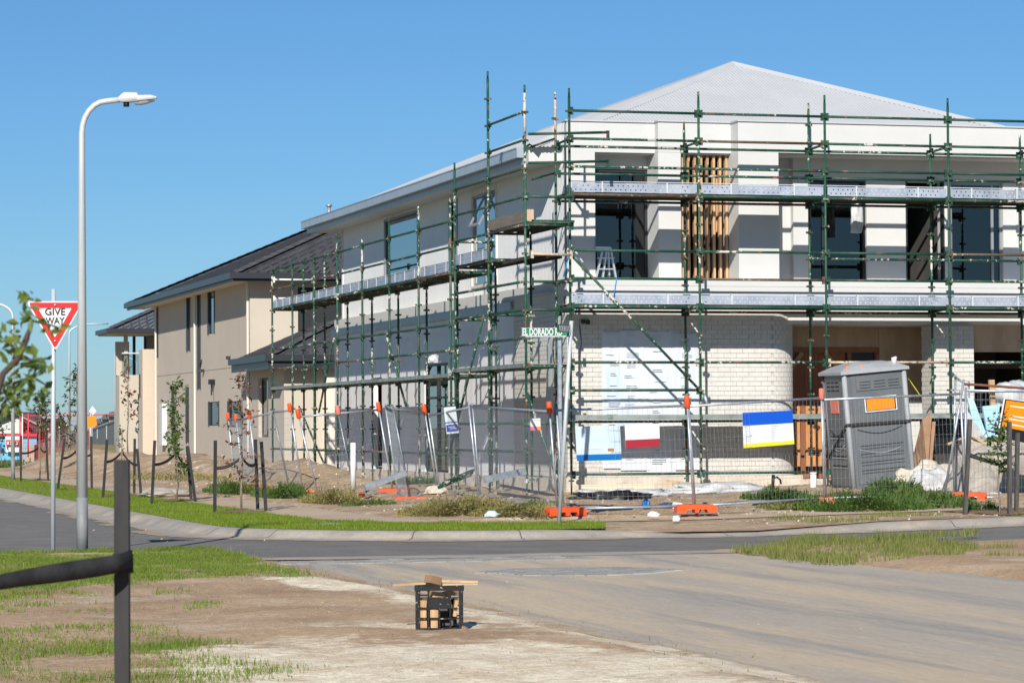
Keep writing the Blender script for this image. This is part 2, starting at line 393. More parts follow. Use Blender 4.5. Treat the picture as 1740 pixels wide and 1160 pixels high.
kerb_o = bpy.data.objects['kerb']; ORG['kerb'] = ORG.get('kerb', Vector(kerb_o.location))
def kerb_at(i, f):
    return [[(offs(KP, d)[i].lerp(offs(KP, d)[i + 1], f)), z] for d, z in prof]
for i, f in [(1, .3), (1, .7), (2, .2), (2, .6), (3, .1), (3, .5), (3, .9), (4, .4), (4, .8), (5, .3), (5, .8), (6, .4), (7, .3), (9, .5), (11, .5), (14, .5), (16, .5), (19, .5), (21, .5), (22, .5), (23, .3), (24, .2), (24, .8), (25, .5)]:
    if i + 1 >= len(KP): continue
    t_ = (Vector(KP[i + 1]) - Vector(KP[i])).normalized() * .008; kp = kerb_at(i, f); sc_ = drop(KP[i][0]) if KP[i][1] < -11 else 1
    b = MB(); b.grid([[(q.x - t_.x, q.y - t_.y, z * sc_ + .003 + rise(q.x)) for q, z in kp], [(q.x + t_.x, q.y + t_.y, z * sc_ + .003 + rise(q.x)) for q, z in kp]]); b.build('joint', mat('kerb_joint', (.10, .09, .08), rough=.95), kerb_o)
b = MB(); ra, rb_ = [], []
for i in range(2, 26):
    for k in range(14):
        f = k / 14; q = offs(KP, -.30)[i].lerp(offs(KP, -.30)[i + 1], f); w_ = max(.02, .16 + .30 * mn.noise((q.x * .9, q.y * .9, 4)) + .14 * mn.noise((q.x * 4, q.y * 4, 2)) + (.18 if 7 < i < 18 else 0))
        e = offs(KP, -.30 - w_)[i].lerp(offs(KP, -.30 - w_)[i + 1], f); ra.append((q.x, q.y, .0075 + rise(q.x))); rb_.append((e.x, e.y, .0055 + rise(e.x)))
b.grid([rb_, ra]); tag(b.build('gutter_dust', mat('gutter_sand', (.40, .315, .215), (.30, .245, .18), rough=.95, scale=3, bump=.3, grain=.25, gs=30)), 'tan sand lying along the kerb gutter round the corner', 'sand', kind='stuff')

# verge, path, site ground of the corner block
K2 = offs(KP, .37)
PT = [(-5.95, 48.3)] + [(-5.95, y) for y in (40, 30, 22, 14, 6, 0, -3)]
for a in range(0, 91, 10): PT.append((-3.2 - 2.75 * math.cos(R(a)), -5.6 - 3.35 * math.sin(R(a)) if a else -4.6))
PT += [(x, -9.0) for x in (-2.2, -1.6, -.8, 1, 3, 5, 7, 9, 12, 20)]
P2 = offs(PT, 1.25)
def vz(x): return .115 + rise(x)
b = MB(); n_v = 19
b.grid([[(p.x, p.y, vz(p.x)) for p in K2[:n_v]], [(p[0], p[1], vz(p[0])) for p in PT[:n_v]]])
tag(b.build('verge', LAWN), kind='structure')
b = MB()
b.grid([[(p.x, p.y, (vz(p.x) if p.x > .6 else .05) + .002) for p in K2[n_v - 2:]], [(p[0], p[1], vz(p[0]) + .002) for p in PT[n_v - 2:]]])
tag(b.build('verge', DIRT), kind='structure')
b = MB()
b.grid([[(p[0], p[1], vz(p[0]) + .012) for p in PT], [(p.x, p.y, vz(p.x) + .016) for p in P2]])
tag(b.build('footpath', PATHM), kind='structure')
b = MB(); rows = []
nx, ny = 66, 150
for j in range(ny + 1):
    y = -9.6 + 66 * (j / ny) ** 1.35
    rows.append([(-5.1 + 21 * i / nx, y, site_h(-5.1 + 21 * i / nx, y) - (.12 if (-5.1 + 21 * i / nx < -4.6 or y < -8.0) else 0)) for i in range(nx + 1)])
b.grid(rows, True)
tag(b.build('ground', DIRT), kind='structure')

# near side: verge with the lamp, dirt, dusty lane, threshold strip and pavers
def near_h(x, y):
    return .10 + .03 * mn.noise((x * .8, y * .8, 7)) + .012 * mn.noise((x * 4, y * 4, 1))
def spill_amt(x, y):
    f = .45 * mn.noise((x * .8, y * .5, 4)) + .25 * mn.noise((x * 2, y * 1.6, 9))
    big = 1.2 - ((x + 10.7) / 1.9) ** 2 - ((y + 33.0) / 3.2) ** 2
    mid = 1.0 - abs(x + 9.2 + .05 * (y + 27)) / .75 if y < -22.5 else -1
    crate = .75 - ((x + 10.0) / 1.5) ** 2 - ((y + 29.6) / .7) ** 2
    far = .25 - abs(y + 26.5) / 1.2 - abs(x + 11) / 3
    return max(0, min(1, max(big, mid, crate, far) * .75 + f))
def put_spill(o, f):
    me = o.data; at = me.attributes.new('spill', 'FLOAT', 'POINT'); O = ORG[o.name]
    at.data.foreach_set('value', [f(v.co.x + O.x, v.co.y + O.y) for v in me.vertices])
b = MB(); rows = []
for j in range(171):
    y = -44 + 28.2 * j / 170; row = []
    for i in range(111):
        x = -18 + 9.4 * i / 110
        ed = sstep((-8.65 + .25 * mn.noise((y * .6, 2, 0)) - x) / .7); e2 = sstep((-15.75 - y) / .35)
        row.append((x, y, (near_h(x, y) + .012 * mn.noise((x * 7, y * 7, 3))) * ed * e2 + .005))
    rows.append(row)
b.grid(rows, True)
o = b.build('ground', NEARD); put_spill(o, spill_amt); tag(o, kind='structure')
b = MB()
b.grid([[(x, y, .004 + .004 * mn.noise((x, y, 0))) for x in np.linspace(-9.3, -1.2, 60)] for y in np.linspace(-46, -17.1, 150)], True)
o = b.build('lane', DUSTY); put_spill(o, lambda x, y: max(0, min(1, .95 - (x + 8.9) / 1.5 + .55 * mn.noise((x * .8, y * .4, 2)) + .2 * mn.noise((x * 3, y * 1.5, 5)), .55 - abs(x + 6.2 - .28 * (-20 - y)) / .35 + .5 * mn.noise((x * 1.5, y * .25, 6)), .5 - abs(y + 17.3) / .5 + .4 * mn.noise((x, y, 3))))); tag(o, kind='structure')
strip('threshold_strip', [(-12.5, -16.42, .10), (-10.2, -16.42, .075), (-9.1, -16.4, .02), (-7, -16.33, .008), (-3, -16.3, .008)], [(-12.5, -16.75, .10), (-10.2, -16.8, .075), (-9.1, -17.0, .02), (-7, -17.1, .008), (-3, -17.1, .008)][:5], CONC)
b = MB(); rows = []
for j in range(40):
    y = -34 + 17.6 * j / 39; row = []
    for i in range(40):
        x = -3.4 + 12 * i / 39
        row.append((x, y, (.015 + .06 * sstep((x + 3.1) / 1.0) * sstep((-16.4 - y) / .6) + .02 * mn.noise((x, y, 2)) + rise(x) * .9) if x > -3.2 + .14 * max(0, -19 - y) else -.03))
    rows.append(row)
b.grid(rows, True)
tag(b.build('ground', NEARD), kind='structure')
# pavers that show through the dust (each its own block)
me = MB().box((-.098, -.048, 0), (.098, .048, .018)).mesh('paver', PAVER)
pv = thing('paver_patch', 'bare grey block pavers showing through the dust in the lane', 'pavers', (-6.1, -20.6, .004)); n = 0
for i in range(12):
    for j in range(16):
        x, y = -6.1 + (i - 5.5) * .205 + (.1 if j % 2 else 0), -20.6 + (j - 8) * .103
        if ((x + 6.1) / .95) ** 2 + ((y + 20.6) / .75) ** 2 < 1 + .3 * rnd.random(): inst('paver', me, (x, y, -.008 + rnd.random() * .004), pv, (0, 0, rnd.uniform(-.03, .03)))
pv2 = thing('paver_row', 'row of dusty pavers beside the concrete strip across the lane', 'pavers', (-7.4, -17.6, .004))
for i in range(18):
    for j in range(8):
        inst('paver', me, (-8.7 + i * .205 + (.1 if j % 2 else 0), -17.2 - j * .105, -.013 + rnd.random() * .008), pv2, (0, 0, rnd.uniform(-.03, .03)))
# edge line round the corner
ln = [at_z(u, v, 0) for u, v in ((5, 891), (60, 897), (150, 905), (250, 910), (330, 913), (420, 916), (520, 917.3), (600, 918))]
b = MB(); b.grid([[Vector((p.x, p.y, .005)) for p in ln], [Vector((p.x + .03, p.y - .11, .005)) for p in ln]]); tag(b.build('road_marking', PAINTW), kind='structure')
# a concrete service lid in the lawn, a mulch bed at the right tree
tag(MB().box((-6.6, -8.6, .10), (-6.0, -8.15, .135)).build('service_lid', CONC), 'concrete service lid set in the corner lawn', 'service lid')
b = MB(); rows = []
for j in range(11):
    rows.append([(3.0 + 7 * i / 24, -11.3 + 2.2 * j / 10, vz(3.0 + 7 * i / 24) + .012 + .07 * max(0, math.sin(math.pi * j / 10)) * max(0, math.sin(math.pi * i / 24)) + .03 * mn.noise((i * .9, j * .9, 5))) for i in range(25)])
b.grid(rows, True); tag(b.build('mulch_bed', MULCH), 'brown mulch bed round the staked tree by the right kerb', 'mulch', kind='stuff')

# ================================================================== THE HOUSE UNDER CONSTRUCTION
H = thing('house', 'white two-storey house under construction wrapped in green scaffolding', 'house', (5, 8, .3))
def hb(name, m, *boxes, parent=H):
    b = MB()
    for lo, hi in boxes: b.box(lo, hi)
    return b.build(name, m, parent)
ZB, ZT = 4.16, 6.54            # upper floor: ledge top, soffit
XR = 12.5                       # right end, out of view
UP0 = len(bpy.data.objects); _before = set(bpy.data.objects)
par = hb('parapet', WHITE, ((.43, 1.65, ZT), (2.14, 1.95, 7.10)), ((2.13, 1.45, ZT + .004), (3.56, 1.95, 7.104)), ((3.55, 1.05, ZT), (XR, 1.95, 7.10)))
hb('capping', ROOFW, ((.40, 1.62, 7.10), (2.15, 1.98, 7.125)), ((2.11, 1.42, 7.106), (3.55, 1.98, 7.131)), ((3.53, 1.02, 7.10), (XR, 1.98, 7.127)), parent=par)
hb('column', WHITE, ((.43, 1.651, ZB), (.97, 2.2, ZT)))
hb('column', WHITE, ((2.13, 1.451, ZB), (2.57, 2.35, ZT)))
hb('column', WHITE, ((3.55, 1.051, ZB), (4.34, 2.0, ZT)))
hb('soffit', WHITE, ((.97, 1.7, ZT - .02), (2.13, 2.3, ZT)), ((2.57, 1.5, ZT - .02), (3.55, 2.4, ZT)), ((4.34, 1.2, ZT - .02), (XR, 2.0, ZT)))
# recessed walls of the upper front, with openings
hb('wall', WHITE, ((.97, 2.08, 6.27), (2.13, 2.25, ZT - .02)))
D = 1.82
hb('wall', WHITE, ((4.34, 1.97, ZB), (4.93, 2.15, ZT - .02)), ((4.92, D, ZB), (5.25, 2.15, ZT - .02)), ((6.40, D, ZB), (7.20, 2.15, ZT - .02)), ((8.0, D, ZB), (8.13, 2.15, ZT - .02)), ((9.22, D, ZB), (XR, 2.15, ZT - .02)),
   ((5.25, D + .002, 6.12), (6.40, 2.15, ZT - .021)), ((7.20, D + .002, 6.12), (8.0, 2.15, ZT - .021)), ((8.13, D + .002, 6.12), (9.22, 2.15, ZT - .021)))
def window(x0, x1, y, z0, z1, fm=FRAMED, mull=None, trans=None, gm=GLASS, parent=H, fw=.05):
    f = MB()
    f.box((x0, y - .04, z0), (x0 + fw, y + .04, z1)).box((x1 - fw, y - .04, z0), (x1, y + .04, z1)).box((x0 + fw, y - .039, z0), (x1 - fw, y + .039, z0 + fw)).box((x0 + fw, y - .039, z1 - fw), (x1 - fw, y + .039, z1))
    if mull: f.box((mull - .025, y - .037, z0 + fw), (mull + .025, y + .037, z1 - fw))
    wn = f.build('window', fm, parent)
    if trans: MB().box((x0 + fw, y - .035, trans - .02), (x1 - fw, y + .035, trans + .02)).build('transom', fm, wn)
    MB().box((x0 + .02, y - .004, z0 + .02), (x1 - .02, y + .004, z1 - .02)).build('pane', gm, wn)
    return wn
window(.97, 2.13, 2.14, ZB + .03, 6.27, trans=5.95)
window(5.25, 6.40, 1.92, ZB + .02, 6.12, mull=5.55)
window(8.13, 9.22, 1.92, ZB + .02, 6.12, FRAMEW, mull=9.02, trans=5.78)
MB().box((7.20, D, ZB + .02), (7.235, 1.95, 6.12)).box((7.965, D, ZB + .02), (8.0, 1.95, 6.12)).build('door_frame', FRAMED, H)
# timber studs of the slotted bay
me = MB().box((-.0225, -.045, 0), (.0225, .045, ZT - ZB - .03)).mesh('stud', TIMBER)
for i, u in enumerate([1159 + 10.7 * k for k in range(8)]):
    inst('stud', me, (at_y(u, 400, 1.82).x - .075, 1.62, ZB + .005), H)
MB().bar((3.32, 1.70, 5.1), (3.36, 1.72, 6.1), .04, .07).bar((3.22, 1.73, 5.25), (3.30, 1.72, 5.75), .03, .05).build('noggin', TIMBER, H)
for o in set(bpy.data.objects) - _before:
    if o.parent == H: o.location += Vector((.075, .2, 0))
# floor band between storeys: lapped boards
for i in range(5):
    z = 3.585 + i * .116
    hb('board', WHITE, ((.25, 1.05 + .004 * (i % 2), z), (XR, 1.22, z + .112)))
hb('floor_slab', WHITE, ((.26, 1.222, 3.60), (XR, 21.0, 4.14)))
hb('ledge', WHITE, ((.25, 1.06, 4.15), (XR, 2.5, 4.166)))
hb('porch_beam', WHITE, ((4.2, 1.20, 3.37), (XR, 2.7, 3.583)))
# left wall: clad upper storey with real grooves
def grooved(x, y0, y1, z0, z1, pitch=.09, dep=.012, gap=.012):
    b = MB(); y = y0; prof = []
    while y < y1:
        e = min(y + pitch, y1); prof += [(x, y), (x, e - gap), (x + dep, e - gap), (x + dep, e)]; y = e
    b.grid([[(px, py, z0) for px, py in prof], [(px, py, z1) for px, py in prof]]); return b
LX, LY1 = .475, 21.0
WL = [(13.2, 16.35, 4.92, 6.24), (9.75, 10.35, 4.88, 6.22), (6.65, 8.5, 4.38, 6.22)]
cuts = [1.87] + sorted(q for w_ in WL for q in w_[:2]) + [LY1]
for i in range(len(cuts) - 1):
    y0, y1 = cuts[i], cuts[i + 1]
    wn = [q for q in WL if abs(q[0] - y0) < .01]
    if wn:
        grooved(LX, y0, y1, 4.10, wn[0][2]).build('cladding', CLAD, H); grooved(LX, y0, y1, wn[0][3], 6.46).build('cladding', CLAD, H)
    else: grooved(LX, y0, y1, 4.10, 6.46).build('cladding', CLAD, H)
grooved(LX + .0, 1.87, 2.7, 6.46, 7.08).build('cladding', CLAD, H)
MB().box((LX - .02, LY1 - .08, 4.05), (LX + .25, LY1 + .04, 6.46)).build('corner_trim', WHITE, H)
for (y0, y1, z0, z1) in WL:
    f = MB()
    for a, c in (((LX - .03, y0 - .06, z0 - .05), (LX + .10, y0, z1 + .05)), ((LX - .03, y1, z0 - .05), (LX + .10, y1 + .06, z1 + .05)), ((LX - .03, y0, z1), (LX + .10, y1, z1 + .05)), ((LX - .035, y0, z0 - .05), (LX + .10, y1, z0))): f.box(a, c)
    wn = f.build('window', CREAM if y0 < 9 else FRAMEW, H)
    MB().box((LX + .03, y0, z0), (LX + .04, y1, z1)).build('pane', glass_mat('side_window_glass', (.2, .24, .27), 6.0) if 'side_window_glass' not in MATS else MATS['side_window_glass'], wn)
    f = MB().box((LX + .01, y0, z0), (LX + .06, y0 + .05, z1)).box((LX + .01, y1 - .05, z0), (LX + .06, y1, z1)).box((LX + .012, y0 + .05, z1 - .05), (LX + .06, y1 - .05, z1)).box((LX + .012, y0 + .05, z0), (LX + .06, y1 - .05, z0 + .05))
    if 1.2 < y1 - y0 < 2.5: f.box((LX + .011, (y0 + y1) / 2 - .03, z0 + .05), (LX + .06, (y0 + y1) / 2 + .03, z1 - .05))
    f.build('sash', FRAMED if y0 > 9 else FRAMEW, wn)
    if y0 < 9:
        sa = MB(); q = Matrix.Translation((LX, 0, z1 - .04)) @ Matrix.Rotation(R(28), 4, 'Y')
        for a, c in (((-.02, 6.7, -.75), (.02, 6.75, 0)), ((-.02, 7.45, -.75), (.02, 7.5, 0)), ((-.02, 6.75, -.05), (.02, 7.45, 0)), ((-.02, 6.75, -.75), (.02, 7.45, -.70))): sa.box(a, c, q)
        ob = sa.build('awning_sash', FRAMEW, wn)
# ledge flashing and lower left wall (panels far, brick near)
hb('flashing', GUTTER, ((.20, 4.6, 3.84), (LX + .02, LY1, 3.90)), ((.17, 4.6, 3.74), (.215, LY1, 3.895)))
hb('flashing', ROOFW, ((.18, 1.9, 3.93), (LX + .02, 4.6, 3.97)))
for i in range(16):
    y0 = 4.62 + i * 1.02
    if i in (5, 6, 11): continue
    hb('wall_panel', WRAP, ((.25, y0, .55), (.40, min(y0 + 1.012, LY1), 3.84)))
for i in (5, 6):
    y0 = 4.62 + i * 1.02; hb('wall_panel', WRAP, ((.25, y0, 2.85), (.40, y0 + 1.012, 3.84)))
hb('wall_panel', WRAP, ((.25, 4.62 + 11.22, 2.65), (.40, 4.62 + 12.23, 3.84)))
wn = hb('window', FRAMED, ((.27, 9.74, 2.80), (.37, 11.74, 2.85)), ((.27, 9.74, .6), (.37, 9.80, 2.80)), ((.27, 11.68, .6), (.37, 11.74, 2.80)), ((.27, 10.7, .6), (.37, 10.76, 2.8)), ((.27, 9.8, 2.1), (.36, 11.68, 2.15)))
hb('pane', MATS['side_window_glass'], ((.31, 9.8, .6), (.32, 11.68, 2.8)), parent=wn)
# ground floor slab edge
hb('slab_edge', SLAB, ((.20, 1.0, .05), (4.75, 1.9, .585)), ((.20, 1.9, .05), (1.2, LY1, .55)), ((4.75, 1.6, .05), (XR, 12, .50)))

# ---- brickwork, laid brick by brick
BH, BL, J = .080, .234, .006
brick_me = MB().box((-BL / 2, 0, 0), (BL / 2, .09, BH)).mesh('brick', BRICK)
brick_half = MB().box((-BL / 4 + .004, 0, 0), (BL / 4 - .004, .09, BH)).mesh('brick', BRICK)
sheet_open = (.93, 2.70, .74, 3.16)
front_b = []
zz = .59; row = 0
while zz + BH < 3.58:
    x = .25 - (BL + J) * (.5 if row % 2 else 0); 
    while x < 4.16:
        a, c = max(x, .25), min(x + BL, 4.16)
        if c - a > .06: front_b.append((a, c, zz))
        x += BL + J
    zz += BH + J; row += 1
ZTOP = zz
bw = hb('brick_wall', MORTAR, ((.262, 1.068, .585), (sheet_open[0], 1.30, 3.585)), ((sheet_open[1], 1.068, .585), (4.16, 1.30, 3.585)), ((sheet_open[0], 1.068, sheet_open[3]), (sheet_open[1], 1.30, 3.585)), ((sheet_open[0], 1.068, .585), (sheet_open[1], 1.30, sheet_open[2])))
cnt = 0; rest = MB()
for a, c, z in front_b:
    segs = [(a, c)]
    if z + BH > sheet_open[2] and z < sheet_open[3]:
        segs = [s for s in ((a, min(c, sheet_open[0])), (max(a, sheet_open[1]), c)) if s[1] - s[0] > .03]
    for s0, s1 in segs:
        L = s1 - s0; yj = 1.05 + rnd.uniform(-.0015, .0015)
        if cnt < 188 and z < 3.5:
            o = inst('brick', brick_me, ((s0 + s1) / 2, yj, z), bw); o.scale.x = L / BL; cnt += 1
        else: rest.box((s0, yj, z), (s1, yj + .09, z + BH))
tag(rest.build('bricks', BRICK, bw), kind='stuff')
# rounded end of the brick wall into the porch
cb = MB(); core = MB(); RC = .62
for r_ in range(row):
    z = .59 + r_ * (BH + J)
    k = 9
    for i in range(k):
        a0 = (i + (.5 if r_ % 2 else 0)) / k * 90; a1 = a0 + 90 / k - .9
        if a0 > 89: continue
        a1 = min(a1, 96)
        pts = []
        for rr in (RC, RC - .09):
            pts.append([(4.16 + math.sin(R(a)) * rr, 1.05 + RC - math.cos(R(a)) * rr) for a in (a0, a1)])
        o_, i_ = pts
        vs = [(o_[0][0], o_[0][1], z), (o_[1][0], o_[1][1], z), (i_[1][0], i_[1][1], z), (i_[0][0], i_[0][1], z)]
        cb.prism(vs[::-1], (0, 0, BH))
core.grid([[(4.16 + math.sin(R(a)) * (RC - .018), 1.05 + RC - math.cos(R(a)) * (RC - .018), z) for a in range(0, 100, 10)] for z in (.585, 3.585)], True)
core.build('brick_backing', MORTAR, H); tag(cb.build('curved_brickwork', BRICK, H), kind='stuff')
# pier and the brick return on the left side
pr = hb('brick_pier', MORTAR, ((7.42, 1.068, .5), (8.195, 1.64, 3.37)))
pb = MB()
for r_ in range(33):
    z = .505 + r_ * (BH + J)
    if z + BH > 3.37: break
    x = 7.405 - (.12 if r_ % 2 else 0)
    while x < 8.2:
        a, c = max(x, 7.405), min(x + BL, 8.21)
        if c - a > .05:
            o = inst('brick', brick_me, ((a + c) / 2, 1.05 + rnd.uniform(-.0015, .0015), z), pr); o.scale.x = (c - a) / BL
        x += BL + J
    y = 1.145 - (.12 if r_ % 2 else 0)
    while y < 1.63:
        a, c = max(y, 1.145), min(y + BL, 1.64)
        if c - a > .05: pb.box((7.405, a, z), (7.48, c, z + BH))
        y += BL + J
tag(pb.build('bricks', BRICK, pr), kind='stuff')
lw = hb('brick_wall', MORTAR, ((.268, 1.30, .55), (.40, 4.60, 3.93)), ((.263, 1.07, 3.585), (.40, 4.60, 3.93)))
lb = MB(); z = .59; r_ = 0
while z + BH < 3.92:
    y = 1.14 - (.12 if r_ % 2 else 0)
    while y < 4.6:
        a, c = max(y, 1.142), min(y + BL, 4.6)
        if c - a > .05: lb.box((.25, a, z), (.33, c, z + BH))
        y += BL + J
    z += BH + J; r_ += 1
tag(lb.build('bricks', BRICK, lw), kind='stuff')
# sheeted window opening on the left of the front
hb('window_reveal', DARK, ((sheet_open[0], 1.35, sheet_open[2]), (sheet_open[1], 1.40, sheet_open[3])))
def crinkle(x0, x1, z0, z1, y, amp, nx=14, nz=22, seed=0):
    b = MB(); b.grid([[(x0 + (x1 - x0) * i / nx + .01 * mn.noise((j * .5, seed, 1)), y + amp * mn.noise((i * .6 + seed, j * .25, seed)), z0 + (z1 - z0) * j / nz) for i in range(nx + 1)] for j in range(nz + 1)], True); return b
for i, (a, c, zt, zb) in enumerate(((.90, 1.28, 3.20, .74), (1.24, 1.80, 3.23, .70), (1.74, 2.30, 3.21, .62), (2.26, 2.74, 3.18, .70))):
    s = crinkle(a, c, zb, zt, 1.035 - .006 * (i % 2), .012, seed=i * 3).build('wrap_sheet', WRAPW, H)
    pm = MB()
    for k in range(13):
        z = zb + .2 + k * .185; x = a + .06 + .1 * rnd.random(); l_ = rnd.uniform(.12, .3)
        for q in range(rnd.choice((1, 2, 3))): pm.box((x, 1.012, z + q * .035), (min(x + l_ * rnd.uniform(.6, 1), c - .04), 1.016, z + q * .035 + .012))
    tag(pm.build('print', INKB, s), kind='stuff')
# porch: ply soffit wall, door, frame, leaning boards
hb('porch_wall', PLY, ((4.6, 2.62, 2.98), (6.95, 2.70, 3.38)), ((6.96, 2.621, .5), (7.9, 2.70, 3.38)))  # right-hand box: the wall's shaded upper part put in as plywood brown
hb('porch_side', PLY, ((7.9, 1.65, .5), (8.0, 2.7, 3.38)))
hb('porch_wall', WHITE, ((6.30, 2.60, .5), (7.9, 2.615, 1.96)))  # sunlit lower part of the same wall, put in as a white sheet
for i in range(9): hb('door_board', DOORW, ((5.06 + i * .135, 2.66 + .003 * (i % 2), .5), (5.19 + i * .135, 2.69, 2.97)))
hb('door_frame', mat('red_brown_frame', (.24, .095, .045), (.30, .13, .06), rough=.7, scale=5), ((4.95, 2.60, .5), (5.05, 2.70, 2.975)), ((6.30, 2.60, 1.96), (6.38, 2.70, 2.975)), ((5.05, 2.601, 2.88), (6.87, 2.70, 2.976)), ((6.87, 2.60, 1.96), (6.955, 2.70, 2.977)))
MB().bar((6.30, 2.63, 2.35), (5.85, 2.63, 2.88), .05, .08).bar((5.1, 2.63, 2.5), (5.38, 2.63, 2.88), .05, .08).build('door_brace', TIMBER, H)
hb('side_light', FRAMED, ((6.38, 2.66, 1.96), (6.87, 2.68, 2.88)))
for x0, x1, zt in ((4.98, 5.28, 1.86), (5.40, 5.72, 1.86)):
    q = hb('timber_panel', mat('orange_timber', (.62, .29, .10), (.52, .23, .08), rough=.6, scale=3, stretch=(5, 5, .5)), ((x0, 2.50, .72), (x1, 2.56, zt)))
    hb('slot_row', LOOD, *[((x0 + .05 + k * .075, 2.494, .93), (x0 + .10 + k * .075, 2.505, .98)) for k in range(3)], *[((x0 + .05 + k * .075, 2.494, 1.78), (x0 + .10 + k * .075, 2.505, 1.81)) for k in range(3)], parent=q)
# garage opening on the right
hb('garage_header', PLY, ((8.21, 1.32, 2.86), (XR, 1.45, 3.40)))
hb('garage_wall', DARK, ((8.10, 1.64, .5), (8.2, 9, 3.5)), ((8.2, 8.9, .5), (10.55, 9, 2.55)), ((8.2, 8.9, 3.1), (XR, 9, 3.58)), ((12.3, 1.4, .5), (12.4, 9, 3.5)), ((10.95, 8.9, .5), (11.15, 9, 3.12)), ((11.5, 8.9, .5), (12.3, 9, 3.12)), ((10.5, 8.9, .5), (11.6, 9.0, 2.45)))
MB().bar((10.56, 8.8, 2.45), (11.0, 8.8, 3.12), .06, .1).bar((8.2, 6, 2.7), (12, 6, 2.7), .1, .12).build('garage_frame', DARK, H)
# interior so windows look into rooms
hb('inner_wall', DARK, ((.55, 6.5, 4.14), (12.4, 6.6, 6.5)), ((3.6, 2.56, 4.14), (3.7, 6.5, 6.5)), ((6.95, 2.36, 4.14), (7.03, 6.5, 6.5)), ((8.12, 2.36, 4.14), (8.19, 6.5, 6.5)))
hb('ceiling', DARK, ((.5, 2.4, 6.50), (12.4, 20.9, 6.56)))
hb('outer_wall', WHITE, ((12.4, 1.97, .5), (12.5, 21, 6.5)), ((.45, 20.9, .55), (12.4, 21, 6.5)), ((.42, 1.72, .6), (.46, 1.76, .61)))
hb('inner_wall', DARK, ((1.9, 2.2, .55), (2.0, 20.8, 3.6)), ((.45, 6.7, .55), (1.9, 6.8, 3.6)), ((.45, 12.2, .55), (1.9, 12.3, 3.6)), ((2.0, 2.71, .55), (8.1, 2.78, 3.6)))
hb('inner_panel', mat('cream_panel', (.66, .56, .42), rough=.8), ((5.62, 2.7, 4.5), (6.18, 2.74, 6.0)))
# roof: corrugated sheets
XE, YE, ZE = -.18, 1.95, 6.63
AP = Vector((5.91, 7.81, 9.04)); SL = (AP.z - ZE) / (AP.x - XE); XRE = AP.x * 2 - XE
rf = MB(); PITCHC = .076; b = rf
def corr(t): return .009 * math.sin(2 * math.pi * t / PITCHC)
cols = []
nst = int((LY1 + 1.2 - YE) / (PITCHC / 4))
for i in range(nst + 1):
    y = YE + i * PITCHC / 4
    if y > LY1 + 1.2: break
    run = min(AP.x - XE, (y - YE) * (AP.x - XE) / (AP.y - YE)) + .001
    cols.append([(XE, y, ZE + corr(y)), (XE + run, y, ZE + SL * run + corr(y))])
b.grid(cols, True)
rsheet = rf.build('roof', ROOFW, H)
cols = []; fx = XE; n = int((XRE - XE) / (PITCHC / 4)); SF = (AP.z - ZE) / (AP.y - YE)
for i in range(n + 1):
    x = XE + i * PITCHC / 4; t = min(x - XE, XRE - x) / (AP.x - XE) * (AP.y - YE) + .001
    cols.append([(x, YE, ZE + corr(x)), (x, YE + t, ZE + SF * t + corr(x))])
MB().grid(cols, True).build('roof', ROOFW, H)
MB().poly([(XRE, YE, ZE), (XRE, LY1 + 1.2, ZE), (AP.x, LY1 + 1.2, AP.z), (AP.x, AP.y, AP.z)]).poly([(XE, LY1 + 1.2, ZE), (AP.x, LY1 + 1.2, AP.z), (XRE, LY1 + 1.2, ZE)]).build('roof', ROOFW, H)
def cap_strip(p, q, wd=.15):
    p, q = Vector(p), Vector(q); d = (q - p); s = d.cross(Vector((0, 0, 1))).normalized() * wd; b = MB()
    dn = Vector((0, 0, -.05)); u_ = Vector((0, 0, .035))
    b.grid([[p - s + dn, p + u_, p + s + dn], [q - s + dn, q + u_, q + s + dn]], False); return b
for p, q in (((XE, YE, ZE + .02), AP), ((XRE, YE, ZE + .02), AP), (AP, (AP.x, LY1 + 1.2, AP.z))): cap_strip(p, q).build('ridge_cap', ROOFW, H)
hb('gutter', GUTTER, ((-.30, 2.4, 6.48), (-.28, 22.3, 6.64)), ((-.30, 2.4, 6.46), (-.15, 22.3, 6.48)), ((-.31, 2.4, 6.625), (-.285, 22.3, 6.65)), ((-.30, 2.37, 6.46), (-.15, 2.4, 6.65)))
hb('fascia', GUTTER, ((-.17, 2.4, 6.34), (-.145, 22.2, 6.60)))
hb('eave_soffit', WHITE, ((-.145, 2.4, 6.36), (LX + .1, 22.2, 6.38)))
hb('eave_end', WHITE, ((-.15, 2.1, 6.34), (LX, 2.39, 6.68)))
vp = at_x(559, 351, 1.6); fl = MB().tube((vp.x, vp.y, vp.z - .5), vp, .05, n=10).tube(vp, vp + Vector((0, 0, .05)), .085, n=10); fl.build('roof_vent', GALV, H)
# small things fixed to the front
MB().path([at_y(991, 546, 1.04), at_y(991, 546, .96)], .045, 10).path([at_y(999, 547, 1.04), at_y(999, 547, .96)], .045, 10).build('wall_lamp', BLACKP, H)
MB().path([at_y(985, 552, 1.03), at_y(988, 580, 1.03), at_y(985, 610, 1.03), at_y(989, 625, 1.03)], .008, 5).build('cable', mat('blue_cable', (.06, .1, .2), rough=.6), H)

